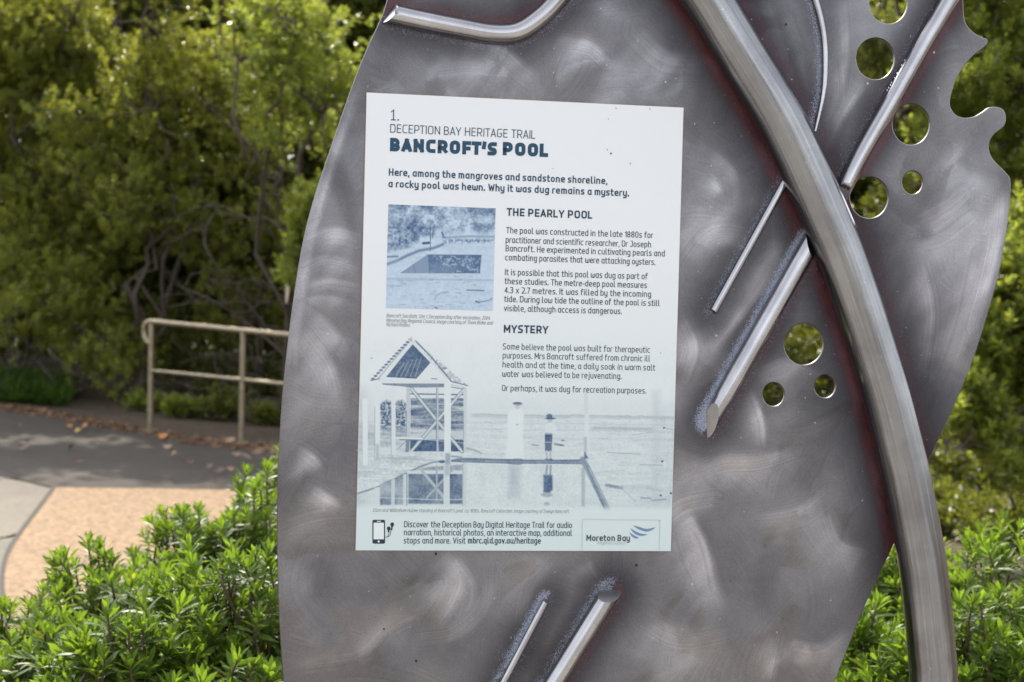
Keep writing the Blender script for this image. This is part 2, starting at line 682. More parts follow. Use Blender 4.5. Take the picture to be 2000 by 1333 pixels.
def tree(name, label, cat, group, base, blobs, mat, leaf=(.046, .072, .42), dens=1.0, trunk_r=.05, stems=5, cl=.34, ntw=15, nlf=12):
    """blobs: (centre, radii) crown lumps; each filled with leaf clumps; one trunk mesh, one crown mesh"""
    base = np.array([base[0], base[1], 0.0])
    e = empty(name, base, label, cat, group)
    C, Rr = [], []
    for c, r in blobs:
        c = np.asarray(c, float)
        r = np.asarray(r, float)
        vol = r[0] * r[1] * r[2] * 4.19
        n = max(4, int(dens * DENS * vol / (cl ** 3 * 1.6)))
        o = unit(rng.normal(size=(n, 3)))
        q = rng.random(n) ** 0.4
        C.append(c + o * q[:, None] * r)
        Rr.append(cl * (0.6 + 0.7 * rng.random(n)))
    C = np.vstack(C)
    Rr = np.concatenate(Rr)
    C[:, 2] = np.maximum(C[:, 2], 0.12)
    P, D, L, W, tint, T = clump_leaves(C, Rr, ntw, nlf, leaf[0], leaf[1], leaf[2])
    ok = P[:, 2] > 0.02
    leaves('crown', P[ok], D[ok], L[ok], W[ok], mat, e, tint=tint[ok])
    mb = MB()
    tops = []
    for c, r in blobs:
        tops.append(np.asarray(c, float))
    # main stems from the base
    sp = []
    for i in range(stems):
        tgt = tops[i % len(tops)] + rng.normal(size=3) * np.asarray(blobs[i % len(tops)][1]) * .35
        b0 = base + np.array([rng.normal() * .06, rng.normal() * .06, -0.03])
        Pl, rl = limb(b0, tgt, -0.1 + .25 * rng.random(), trunk_r * .62 * (.7 + .4 * rng.random()), trunk_r * .22, 11, .13)
        mb.tube(Pl, rl, 7)
        sp.append(Pl)
    allp = np.vstack([s[2:] for s in sp])
    for i in range(len(C)):
        if rng.random() < 0.55:
            d = np.linalg.norm(allp - C[i], axis=1)
            b = allp[np.argmin(d + rng.random(len(d)) * .5)]
            Pl, rl = limb(b, C[i], .05, trunk_r * .30, trunk_r * .10, 6, .10)
            mb.tube(Pl, rl, 5, cap=False)
    mb.build('trunk', M['bark'], e)
    return e


TG = 'mangrove trees behind the path'


def blob(x, y, d, rx, ry, rz):
    return (at(x, y, d), (rx, ry, rz))


# ---- left bank (photograph pixels -> places on the bank)
tree('mangrove_tree', 'leafy mangrove tree at the far left above the grass, its upright shoots catching sun', 'tree', TG,
     at(40, 700, 16.3)[:2], [blob(60, 120, 16.0, 1.15, .8, .9), blob(-120, 300, 16.3, .9, .7, 1.3), blob(120, 420, 15.6, .85, .6, .75), blob(20, 20, 16.4, 1.2, .8, .7)], M['mangrove'], dens=1.0)
tree('mangrove_tree', 'mangrove tree with green upright tufts rising left of the handrail end', 'tree', TG,
     at(250, 690, 14.6)[:2], [blob(235, 260, 14.6, .80, .6, .70), blob(330, 110, 14.9, .75, .6, .65), blob(310, 400, 14.4, .60, .5, .38), ((-3.5, 14.6, 4.7), (.9, .7, .5))], M['mangrove'], dens=1.05, trunk_r=.06)  # last crown lump stands above the view, added to shade the path
tree('mangrove_tree', 'shaded mangrove tree in the middle, behind the bare branches', 'tree', TG,
     at(470, 760, 15.4)[:2], [blob(470, 230, 14.8, .55, .4, .75), blob(530, 420, 14.5, .42, .4, .42), blob(400, 470, 14.6, .55, .4, .38), blob(480, 600, 15.2, .6, .4, .3), ((-4.3, 15.2, 5.3), (1.1, .8, .5)), ((-5.4, 15.6, 5.6), (.9, .8, .5))], M['mangrove'], dens=1.0, trunk_r=.035)  # last two crown lumps are out of view, added to shade the path
tree('mangrove_tree', 'yellow-green leaning mangrove overhanging the top left edge of the steel plate', 'tree', TG,
     at(620, 780, 12.6)[:2], [blob(600, 110, 12.4, .62, .5, .55), blob(680, 250, 12.5, .5, .45, .5), blob(560, 10, 12.6, .5, .45, .45), blob(545, 215, 12.5, .28, .3, .25)], M['bright'], dens=1.15, trunk_r=.055)
tree('mangrove_sapling', 'bright green bushy branch poking out low beside the left edge of the steel plate', 'tree', None,
     at(680, 860, 12.0)[:2], [blob(600, 440, 12.0, .20, .25, .32), blob(585, 520, 12.0, .13, .2, .22), blob(640, 400, 12.1, .28, .25, .22)], M['bright'], dens=1.5, trunk_r=.03, cl=.2, stems=4)
tree('mangrove_bush', 'rounded low mangrove bush between the grass patch and the handrail', 'bush', None,
     at(150, 770, 14.6)[:2], [blob(110, 600, 14.4, .70, .5, .50), blob(215, 660, 14.2, .42, .4, .45), blob(20, 560, 14.8, .55, .4, .5)], M['mangrove'], dens=1.1, trunk_r=.03)
tree('low_shrub', 'light green low shrub growing at the foot of the first handrail post', 'shrub', None,
     at(350, 842, 13.1)[:2], [blob(350, 815, 13.1, .16, .2, .07), blob(272, 812, 13.5, .07, .1, .07), blob(310, 790, 13.4, .07, .1, .10)], M['bright'], dens=1.3, trunk_r=.010, cl=.10, leaf=(.05, .085, .5), nlf=8, ntw=9, stems=6)
tree('low_shrub', 'dull olive straggly shrub behind the second handrail post', 'shrub', None,
     at(450, 850, 12.9)[:2], [blob(450, 780, 13.0, .20, .2, .13), blob(520, 830, 12.7, .12, .15, .16), blob(400, 830, 12.9, .10, .12, .06)], M['mangrove_shaded'], dens=1.0, trunk_r=.012, cl=.12, leaf=(.05, .08, .5), nlf=8, ntw=9, stems=8)
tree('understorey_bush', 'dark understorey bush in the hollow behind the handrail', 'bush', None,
     at(430, 790, 15.6)[:2], [blob(330, 690, 15.6, .8, .4, .55), blob(520, 700, 15.4, .8, .4, .6), blob(430, 800, 15.2, .8, .4, .25)], M['mangrove_shaded'], dens=.8, trunk_r=.03)
# bare grey branches in the gap over the rail, springing from one old trunk
t = empty('bare_mangrove_trunk', np.append(at(590, 780, 13.7)[:2], 0), 'tangle of bare grey mangrove branches in the dark gap above the handrail', 'tree')
mb = MB()
root = np.append(at(640, 830, 13.6)[:2], 0.0)
for pts, d, r in (
        ([(640, 830), (600, 640), (545, 575), (500, 548), (440, 556), (405, 545)], 13.5, .022),
        ([(640, 830), (610, 700), (560, 610), (520, 590), (470, 612), (400, 590), (330, 600)], 13.4, .018),
        ([(640, 830), (560, 700), (480, 630), (410, 585), (350, 560), (320, 535)], 13.7, .022),
        ([(640, 830), (600, 560), (540, 440), (480, 425), (420, 400), (350, 420)], 13.6, .020),
        ([(640, 830), (590, 500), (520, 400), (500, 300), (430, 230), (400, 205)], 13.9, .020),
        ([(640, 830), (570, 690), (500, 700), (420, 690), (350, 710)], 13.5, .014),
        ([(640, 830), (550, 760), (480, 730), (400, 760), (330, 740)], 13.6, .012),
        ([(640, 830), (520, 640), (410, 500), (405, 440), (430, 400)], 13.6, .022),
        ([(640, 830), (600, 700), (540, 640), (500, 655), (450, 610)], 13.3, .016),
        ([(640, 830), (630, 560), (560, 470), (540, 350), (560, 200), (590, 60)], 13.9, .018)):
    P3 = [root] + [at(x, y, d + rng.normal() * .12) for x, y in pts[1:]]
    P3 = spline(P3, 6)
    mb.tube(P3, np.linspace(r * .85, r * .30, len(P3)), 7)
    for k in range(4):
        i = rng.integers(len(P3) // 2, len(P3) - 1)
        e_ = P3[i] + np.array([rng.normal() * .22, rng.normal() * .12, rng.normal() * .16])
        Pl, rl = limb(P3[i], e_, .03, r * .4, r * .15, 6, .12)
        mb.tube(Pl, rl, 5, cap=False)
mb.build('branches', M['bark'], t)
# ---- second row, deeper in the wood
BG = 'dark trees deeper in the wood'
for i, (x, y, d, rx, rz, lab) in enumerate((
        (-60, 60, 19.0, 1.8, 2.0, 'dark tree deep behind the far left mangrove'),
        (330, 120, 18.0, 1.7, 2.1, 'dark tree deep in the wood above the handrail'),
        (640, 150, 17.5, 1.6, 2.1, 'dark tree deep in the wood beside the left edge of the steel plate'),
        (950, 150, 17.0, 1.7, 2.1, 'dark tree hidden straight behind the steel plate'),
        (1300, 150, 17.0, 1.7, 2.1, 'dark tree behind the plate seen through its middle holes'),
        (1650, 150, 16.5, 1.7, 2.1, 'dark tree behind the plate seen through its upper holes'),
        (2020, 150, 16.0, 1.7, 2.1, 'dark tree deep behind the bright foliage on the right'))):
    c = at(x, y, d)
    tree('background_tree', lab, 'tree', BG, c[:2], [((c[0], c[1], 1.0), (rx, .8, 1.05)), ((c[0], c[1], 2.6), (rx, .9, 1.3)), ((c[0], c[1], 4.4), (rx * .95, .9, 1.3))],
         M['mangrove_shaded'], dens=1.5, trunk_r=.07, cl=.5, ntw=26, nlf=13, leaf=(.07, .11, .42))
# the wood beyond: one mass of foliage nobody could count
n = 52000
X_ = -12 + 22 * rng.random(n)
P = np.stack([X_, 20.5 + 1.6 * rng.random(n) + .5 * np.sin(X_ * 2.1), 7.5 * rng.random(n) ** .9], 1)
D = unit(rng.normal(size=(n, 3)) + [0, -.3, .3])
g = leaves('far_wood', P, D, .16 + .14 * rng.random(n), .08 + .05 * rng.random(n), M['mangrove_shaded'], None)
tag(g, 'solid dark mass of foliage closing the wood behind everything', 'wood', kind='stuff')
# ---- right bank
tree('bright_tree', 'sunlit yellow-green tree beside the notched right edge of the steel plate', 'tree', None,
     at(2080, 800, 11.0)[:2], [blob(2000, 170, 10.6, .75, .6, .62), blob(1960, -40, 10.9, .8, .6, .5), blob(2040, 340, 10.5, .55, .5, .35), blob(1860, 130, 10.9, .5, .5, .4)], M['bright'], dens=1.15, trunk_r=.06, cl=.3)
tree('leafy_bush', 'mid-green drooping bush right of the curved pipe above a dark hollow', 'bush', None,
     at(2060, 1000, 8.0)[:2], [blob(1960, 640, 8.0, .36, .3, .42), blob(1890, 790, 7.8, .20, .25, .26), blob(1990, 860, 7.6, .16, .2, .22), blob(2080, 560, 8.2, .5, .4, .6)], M['bright'], dens=1.3, trunk_r=.03, cl=.2, leaf=(.05, .075, .45))
tree('understorey_bush', 'dark bare-stemmed understorey bush in the hollow beside the curved pipe', 'bush', None,
     at(1930, 1050, 8.9)[:2], [blob(1930, 970, 9.0, .6, .3, .36), blob(1840, 1060, 8.6, .5, .3, .28), blob(2060, 1030, 8.6, .5, .3, .34), blob(1940, 1070, 8.1, .4, .25, .18)], M['mangrove_shaded'], dens=1.2, trunk_r=.025, cl=.2)
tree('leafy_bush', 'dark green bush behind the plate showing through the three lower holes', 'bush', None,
     at(1600, 900, 11.5)[:2], [blob(1560, 700, 11.5, .6, .5, .55), blob(1750, 600, 11.8, .6, .5, .7), blob(1400, 760, 11.6, .6, .5, .5), blob(1870, 600, 10.0, .55, .4, .6), blob(2020, 640, 10.2, .6, .4, .6)], M['mangrove_shaded'], dens=1.0, trunk_r=.04, cl=.3)
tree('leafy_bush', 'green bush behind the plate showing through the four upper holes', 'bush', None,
     at(1800, 760, 12.6)[:2], [blob(1720, 120, 12.6, .7, .5, .7), blob(1780, 380, 12.4, .5, .5, .6)], M['mangrove_shaded'], dens=1.0, trunk_r=.05, cl=.32)
tree('leafy_bush', 'green bush hidden behind the left half of the steel plate', 'bush', None,
     at(950, 860, 12.8)[:2], [blob(850, 500, 13.0, .8, .5, .9), blob(1150, 450, 13.0, .9, .5, 1.0), blob(950, 120, 13.2, .9, .5, .7)], M['mangrove'], dens=.8, trunk_r=.05, cl=.36)

# grass at the far left edge of the path
n = 5200
gx = rng.random(n)
px = -260 + 385 * gx
py = 792 - 40 * rng.random(n) + (px - 60) * .085
P = np.array([gnd(a, b) for a, b in zip(px, py)])
D = unit(rng.normal(size=(n, 3)) * [.45, .45, 0] + [0, 0, 1])
g = leaves('grass', P, D, .12 + .17 * rng.random(n), np.full(n, .010), M['grass'], None, curl=.25, fold=0)
tag(g, 'bright green grass edging the far side of the path', 'grass', kind='stuff')
# leaf litter along the path edge
n = 900
fe = np.array(far_edge)
k = rng.integers(8, len(fe) - 10, n)
P = np.array([gnd(fe[i][0] + rng.normal() * 14, fe[i][1] + rng.normal() * 3.0 - 1, 0.014) for i in k])
D = unit(rng.normal(size=(n, 3)) * [1, 1, .22])
M['litter'] = leaf_mat('dry_leaf', (.09, .045, .022), (.26, .15, .085), (.2, .1, .03), .15, .6)
g = leaves('leaf_litter', P, D, .03 + .05 * rng.random(n), .02 + .02 * rng.random(n), M['litter'], None)
tag(g, 'brown dry leaf litter along the far edge of the path', 'leaf litter', kind='stuff')
# fallen leaves lying on the path
FL = {'orange': (.42, .15, .02), 'yellow': (.38, .25, .03), 'brown': (.07, .032, .022), 'pale': (.26, .17, .11)}
for k_, c in FL.items():
    M['fallen_' + k_] = simple('fallen_leaf_' + k_, c, .55)
for x, y, k_, s in ((166, 838, 'orange', 1), (135, 838, 'orange', .7), (318, 858, 'orange', 1.1), 
                    (152, 847, 'yellow', .9), (340, 892, 'yellow', .8), (449, 866, 'pale', 1.1), (327, 879, 'pale', .9), (462, 894, 'pale', .8),
                    (450, 923, 'pale', .7), (52, 868, 'brown', 1), (140, 879, 'brown', 1.1), (45, 880, 'brown', 1.2), (152, 906, 'brown', .9), (368, 908, 'brown', 1), (428, 925, 'brown', 1), (36, 836, 'brown', .9), (192, 870, 'brown', .8), (410, 918, 'brown', .8)):
    p = gnd(x, y, 0.012)
    a = rng.random() * 6.28
    d = np.array([math.cos(a), math.sin(a), .0])
    s_ = np.array([-d[1], d[0], 0]) + np.array([0, 0, .75 if d[0] > 0 else -.75])
    p = p + [0, 0, .018]
    Lf = .085 * s
    tt = np.linspace(0, 1, 6)
    V = []
    for q in tt:
        wd = Lf * .26 * math.sin(math.pi * min(1, .06 + q * .92)) ** .8
        zz = .004 + .012 * (q - .5) ** 2 * 4 * s
        c = p + d * (q - .5) * Lf + np.array([0, 0, zz])
        V += [c - s_ * wd + [0, 0, .004], c, c + s_ * wd + [0, 0, .004]]
    F = []
    for i in range(5):
        F += [[3 * i, 3 * i + 1, 3 * i + 4, 3 * i + 3], [3 * i + 1, 3 * i + 2, 3 * i + 5, 3 * i + 4]]
    o = mesh_np('fallen_leaf', np.array(V), F, M['fallen_' + k_], None, True)
    tag(o, {'orange': 'curled orange fallen leaf lying on the dark path', 'yellow': 'small yellow fallen leaf lying on the dark path',
            'brown': 'dry brown fallen leaf lying on the dark path', 'pale': 'pale tan fallen leaf lying on the dark path'}[k_], 'fallen leaf', k_ + ' leaves fallen on the path')

# ------------------------------------------------------------------ handrail
b1, b2 = gnd(293, 846), gnd(471, 870)
dv = (b2 - b1) / np.linalg.norm(b2 - b1)


def height_at(b, x, y):
    d = ray(x, y)
    return (CP + d * (np.hypot(b[0], b[1]) / np.hypot(d[0], d[1])))[2]


h1, h2 = height_at(b1, 292, 628), height_at(b2, 472, 646)
m1, m2 = height_at(b1, 294, 724), height_at(b2, 472, 742)
slope = (h2 - h1) / np.linalg.norm(b2 - b1)
hr = empty('handrail', b1, 'galvanised pipe handrail with looped end beside the dark path', 'handrail')
ln = np.linalg.norm(b2 - b1)
zt = lambda s: h1 + slope * s
zm = lambda s: m1 + (m2 - m1) / ln * s
for s in (0, ln, 2 * ln, 3 * ln):
    b = b1 + dv * s
    MB().tube([b + [0, 0, -.05], b + [0, 0, zt(s) - .012]], .0225, 16).build('post', M['galv'], hr)
    MB().tube([b + [0, 0, 0.010], b + [0, 0, .022]], .055, 20).build('base_plate', M['galv'], hr)
lo = -dv
P = [b1 + dv * 3 * ln + [0, 0, zt(3 * ln)]] + [b1 + dv * s + [0, 0, zt(s)] for s in np.linspace(3 * ln, .05, 12)[1:]]
top = b1 + [0, 0, zt(0)]
for a in np.linspace(0, math.pi, 12):
    P.append(top + lo * (.005 + .080 * math.sin(a)) + [0, 0, -.092 + .092 * math.cos(a)])
P.append(top + dv * .012 + [0, 0, -.186])
MB().tube(P, .0235, 16).build('top_rail', M['galv'], hr)
MB().tube([b1 + dv * s + [0, 0, zm(s)] for s in np.linspace(0.01, 3 * ln, 8)], .017, 14).build('mid_rail', M['galv'], hr)

# ------------------------------------------------------------------ steel sculpture
PT = 0.0025                          # panel thickness; the plate's face lies this far behind the panel's face
foot = on(1826, 1900, -PT) * [1, 1, 0]
sc = empty('steel_sculpture', foot, 'tall leaf-shaped brushed steel plate sculpture with holes, curved pipe and welded rods', 'sculpture')

left = [(760, -10), (747, 32), (716, 100), (690, 166), (664, 240), (638, 316), (612, 396), (592, 478), (575, 580), (561, 690), (551, 795), (545, 900), (542.5, 1000), (543, 1100), (546, 1200), (551, 1280), (557, 1345),
        (575, 1450), (612, 1580), (680, 1740), (780, 1890), (900, 1990), (1050, 2040), (1200, 1990), (1360, 1830), (1500, 1610), (1600, 1400), (1629, 1333)]
right = [(1643, 1296), (1661, 1251), (1685, 1191), (1720, 1114), (1745, 1062), (1814, 898), (1848, 825), (1878, 757), (1904, 690), (1930, 607), (1952, 525), (1965, 450), (1971.5, 400), (1973, 360), (1971, 347)]
notch = [(1960, 334), (1941, 315), (1931, 296), (1932, 277), (1941, 262), (1956, 250), (1963, 240), (1962, 221), (1953, 212), (1934, 211), (1919, 221), (1904, 229), (1885, 232), (1868, 227), (1859, 217), (1854, 204), (1857, 184), (1866, 157), (1881, 131), (1900, 109), (1919, 94), (1927, 86), (1927, 78), (1919, 75), (1904, 67), (1889, 52), (1882, 34), (1880, 0)]
topc = [(1866, -70), (1825, -180), (1730, -300), (1580, -400), (1400, -450), (1200, -420), (1040, -340), (900, -210), (810, -100)]
loop = spline(left, 8)[:-1].tolist() + spline([left[-1]] + right, 6)[:-1].tolist() + spline([right[-1]] + notch, 4)[:-1].tolist() + spline([notch[-1]] + topc + [left[0]], 8)[:-1].tolist()
bd = np.array([uv(x, y, -PT) for x, y in loop])
holes = [(1735.5, 6, 39, 42), (1710, 115, 39, 42), (1780, 243, 38, 41.5), (1698, 386, 39, 42), (1782.5, 357, 21.5, 24), (1570, 672.6, 39.5, 42), (1511, 770.7, 22.5, 24.6), (1611.7, 755, 22, 24)]
hl = []
for x, y, rx, ry in holes:
    a = np.linspace(0, 2 * math.pi, 40, endpoint=False)
    hl.append(np.array([uv(x + rx * math.cos(q), y + ry * math.sin(q), -PT) for q in a]))


def inside(pts, poly):
    x, y = pts[:, 0], pts[:, 1]
    r = np.zeros(len(pts), bool)
    j = len(poly) - 1
    for i in range(len(poly)):
        xi, yi = poly[i]
        xj, yj = poly[j]
        if yi != yj:
            c = ((yi > y) != (yj > y)) & (x < (xj - xi) * (y - yi) / (yj - yi) + xi)
            r ^= c
        j = i
    return r


def segdist(pts, poly, closed=False):
    """distance to a polyline, side and parameter of the nearest segment"""
    d = np.full(len(pts), 1e9)
    side = np.zeros(len(pts))
    m = len(poly) if closed else len(poly) - 1
    for i in range(m):
        a, b = poly[i], poly[(i + 1) % len(poly)]
        ab = b - a
        t = np.clip(((pts - a) @ ab) / (ab @ ab + 1e-12), 0, 1)
        q = pts - (a + t[:, None] * ab)
        e = np.hypot(q[:, 0], q[:, 1])
        s = ab[0] * (pts[:, 1] - a[1]) - ab[1] * (pts[:, 0] - a[0])
        k = e < d
        d[k] = e[k]
        side[k] = np.sign(s[k])
    return d, side


lo_, hi_ = bd.min(0), bd.max(0)
stp = 0.0027
gx, gy = np.meshgrid(np.arange(lo_[0], hi_[0], stp), np.arange(lo_[1], hi_[1], stp))
G = np.stack([gx.ravel(), gy.ravel()], 1) + rng.normal(size=(gx.size, 2)) * stp * .12
fine = (G[:, 1] < .30)
coarse = (~fine) & (rng.random(len(G)) < .25)
G = G[fine | coarse]
G = G[inside(G, bd)]
dd, _ = segdist(G, bd, True)
G = G[dd > stp * .55]
for h in hl:
    c = h.mean(0)
    r = np.hypot(*(h - c).T).max()
    q = np.hypot(*(G - c).T)
    G = G[q > r + stp * .5]
allv = [bd] + hl
edges, s = [], 0
for a in allv:
    k = len(a)
    edges += [(s + i, s + (i + 1) % k) for i in range(k)]
    s += k
nb = s
V2 = np.vstack(allv + [G])
vo, eo, fo, _, _, _ = delaunay_2d_cdt([Vector(p) for p in V2.tolist()], edges, [], 0, 1e-7)
V2 = np.array([[p[0], p[1]] for p in vo])
F = np.array([f for f in fo if len(f) == 3])
cen = V2[F].mean(1)
keep = inside(cen, bd)
for h in hl:
    keep &= ~inside(cen, h)
F = F[keep]
a2 = np.cross(V2[F[:, 1]] - V2[F[:, 0]], V2[F[:, 2]] - V2[F[:, 0]])
F[a2 < 0] = F[a2 < 0][:, ::-1]
# u right, v down, seen from the camera: counter-clockwise in (u,v) with v down is clockwise for the eye -> flip
F = F[:, ::-1]

# brush swirls: arcs of a grinding disc laid over each other, one tangent per place
nv = len(V2)
th = 0.5 + 0.5 * np.sin(V2[:, 0] * 9 + 1) + 0.4 * np.sin(V2[:, 1] * 13 + V2[:, 0] * 5)
tx, ty = np.cos(th), np.sin(th)
scr = V2[:, 1] * np.cos(th) - V2[:, 0] * np.sin(th)
pol_hl = np.full(nv, .35)
for k in range(330):
    c = np.array([lo_[0] - .05 + rng.random() * (hi_[0] - lo_[0] + .1), lo_[1] + rng.random() * (hi_[1] - lo_[1])])
    r = .03 + .11 * rng.random()
    a0 = rng.random() * 6.283
    sp_ = .35 + .6 * rng.random()
    wd = .007 + .020 * rng.random()
    q = V2 - c
    rr = np.hypot(q[:, 0], q[:, 1])
    an = np.arctan2(q[:, 1], q[:, 0]) - a0
    an = (an + math.pi) % (2 * math.pi) - math.pi
    al = np.exp(-((rr - r) / wd) ** 2) * np.clip(1.5 - np.abs(an) / sp_ * 1.5, 0, 1)
    al = np.clip(al * 1.3, 0, 1)
    sx, sy = -np.sin(an + a0), np.cos(an + a0)
    sg = np.sign(sx * tx + sy * ty)
    tx = tx * (1 - al) + sx * sg * al
    ty = ty * (1 - al) + sy * sg * al
    nn = np.hypot(tx, ty) + 1e-9
    tx, ty = tx / nn, ty / nn
    scr = np.where(al > .5, rr + k, scr)
    pol_hl = pol_hl * (1 - al) + al * (.20 + .24 * rng.random())
# disc passes, their bright reflection streaks painted into the plate's colour
HIGHLIGHT_PASSES = [
    ([(1925, 500), (1890, 640), (1840, 770)], 34, .45), ([(1800, 440), (1860, 420), (1950, 440)], 30, .42), ([(1840, 300), (1880, 340), (1950, 370)], 26, .4), ([(1760, 470), (1740, 560), (1760, 660)], 26, .4),
    ([(706, 160), (655, 310), (612, 460), (588, 600), (574, 720)], 9, .62), ([(590, 560), (640, 548), (705, 560)], 9, .45), ([(585, 590), (640, 580), (700, 596)], 7, .4), ([(580, 660), (630, 650), (690, 668)], 8, .42),
    ([(900, 80), (975, 95), (1040, 150)], 22, .75), ([(1080, 72), (1150, 85), (1185, 118)], 16, .6), ([(600, 470), (650, 455), (700, 470)], 24, .6), ([(590, 520), (640, 505), (700, 525)], 14, .5),
    ([(585, 600), (640, 640), (672, 700)], 20, .55), ([(600, 650), (645, 720), (660, 800)], 22, .6), ([(585, 872), (612, 895), (626, 918)], 15, 1.0), ([(612, 950), (640, 972), (668, 990)], 12, .9),
    ([(840, 1195), (765, 1228), (705, 1280), (600, 1296)], 15, .5), ([(868, 1080), (902, 1125), (884, 1180), (850, 1225)], 22, .9), ([(895, 1090), (925, 1150), (905, 1215)], 10, .4), ([(965, 1110), (952, 1190), (890, 1245), (820, 1255)], 16, .3),
    ([(1345, 960), (1352, 1030), (1385, 1110), (1408, 1190)], 20, .85), ([(1330, 985), (1375, 1060), (1392, 1150)], 9, .8), ([(1325, 930), (1410, 900), (1480, 898), (1550, 878)], 16, .9), ([(1468, 760), (1488, 820), (1491, 872)], 9, .95),
    ([(1470, 728), (1535, 705), (1595, 728)], 12, .65), ([(1400, 985), (1340, 992), (1300, 1015)], 24, .65), ([(1520, 1300), (1545, 1262), (1600, 1270), (1655, 1235)], 20, .75), ([(1530, 1240), (1515, 1290), (1500, 1340)], 14, .6),
    ([(1385, 290), (1435, 340), (1440, 410)], 11, .5), ([(1388, 345), (1402, 362), (1412, 378)], 8, .8), ([(1498, 0), (1528, 90), (1560, 185)], 11, .9), ([(1540, 30), (1566, 110), (1580, 180)], 8, .65),
    ([(1650, 0), (1652, 120), (1628, 230)], 12, .75), ([(1692, 165), (1648, 225), (1615, 290)], 10, .9), ([(1640, 120), (1640, 190), (1610, 250)], 8, .7), ([(1800, 500), (1820, 610), (1800, 740)], 15, .75), ([(1785, 560), (1760, 640), (1775, 740)], 16, .55),
    ([(1962, 370), (1955, 450), (1935, 540), (1905, 640)], 16, .85), ([(1890, 275), (1870, 310), (1845, 335)], 8, .6), ([(1790, 430), (1850, 400), (1880, 380)], 24, .45), ([(1780, 480), (1840, 470), (1900, 430)], 20, .5),
    ([(1532, 470), (1500, 550), (1440, 630), (1375, 715)], 12, .85), ([(1545, 500), (1520, 570)], 8, .6), ([(1440, 680), (1400, 730), (1345, 765)], 16, .6), ([(1090, 1090), (1040, 1150), (1020, 1230)], 16, .5), ([(1150, 1095), (1165, 1130)], 10, .5),
    ([(1470, 480), (1400, 470), (1350, 520)], 26, .5), ([(1340, 620), (1360, 680), (1340, 740)], 18, .6), ([(1620, 1000), (1640, 1060), (1690, 1080)], 18, .45), ([(1480, 1010), (1560, 1000), (1620, 960)], 22, .45), ([(1260, 1200), (1330, 1240), (1420, 1230)], 26, .45),
    ([(620, 1080), (600, 1150), (640, 1210)], 30, .16), ([(1250, 60), (1300, 110), (1370, 120)], 30, .45), ([(560, 760), (610, 790), (680, 800)], 22, .4)]
for pts, wd_, it in HIGHLIGHT_PASSES:
    L2 = np.array([uv(x, y, -PT) for x, y in spline(pts, 5)])
    d, sd_ = segdist(V2, L2)
    t_ = np.zeros(nv)
    best = np.full(nv, 1e9)
    dx, dy = np.zeros(nv), np.zeros(nv)
    for i in range(len(L2) - 1):
        ab = L2[i + 1] - L2[i]
        q = V2 - L2[i]
        u_ = np.clip(q @ ab / (ab @ ab), 0, 1)
        e_ = np.hypot(*(q - u_[:, None] * ab).T)
        k = e_ < best
        best[k] = e_[k]
        t_[k] = (i + u_[k]) / (len(L2) - 1)
        dx[k], dy[k] = ab / np.linalg.norm(ab)
    # one soft flank and one crisp flank, fading at the ends
    kk = al_ = np.exp(-(best / (wd_ * MM * 1.6)) ** 2) > .35
    scr = np.where(kk, best * sd_ + t_ * .004 + 3.7 * wd_, scr)
    wdt = wd_ * MM * np.where(sd_ > 0, 2.7, .50)
    al = np.exp(-(best / wdt) ** 1.5) * np.sin(math.pi * np.clip(t_ * .96 + .02, 0, 1)) ** .9
    al = al * np.clip(.80 + .22 * np.sin(V2[:, 0] * 95 + wd_) * np.sin(V2[:, 1] * 120 + it * 9) + .12 * np.sin(V2[:, 0] * 260 + V2[:, 1] * 210), .1, 1)
    pol_hl = pol_hl * (1 - al) + al * (.30 + 1.10 * it)
    sg = np.sign(dx * tx + dy * ty)
    tx, ty = tx * (1 - al) + dx * sg * al, ty * (1 - al) + dy * sg * al
    nn = np.hypot(tx, ty) + 1e-9
    tx, ty = tx / nn, ty / nn
brush = tx[:, None] * AX + ty[:, None] * AY

# rods and pipe lines in the plate's plane, used for the weld stains and the rods themselves
U = lambda pts: np.array([uv(x, y, -PT) for x, y in pts])
pipe_px = [(1245, -190), (1325, -80), (1383.5, 0), (1450, 109), (1503, 195), (1540, 262), (1580, 349), (1617, 435), (1644, 500), (1682, 611), (1707, 690), (1734, 780), (1760, 889), (1774, 950), (1800, 1090), (1811, 1178), (1819, 1265), (1823, 1340)]
bent_px = [(762, 27), (828, 41), (905, 56), (963, 66), (1013, 62), (1058, 32), (1094, -6), (1150, -70), (1230, -130)]
r3 = [(1560, -90), (1592, 0), (1605, 50), (1611, 95), (1611, 150), (1606, 195), (1592, 257)]
r4 = [(1905, -96), (1853, 0), (1800, 92), (1740, 200), (1680, 305), (1641, 384)]
r5 = [(1583, 474), (1388, 822)]
r6 = [(1535, 352), (1393, 609)]
r7 = [(1067, 1173), (983, 1333), (930, 1434)]
r8 = [(1190, 1160), (1083, 1333), (1000, 1470)]


def sm(x, a, b):
    t = np.clip((x - a) / (b - a), 0, 1)
    return t * t * (3 - 2 * t)


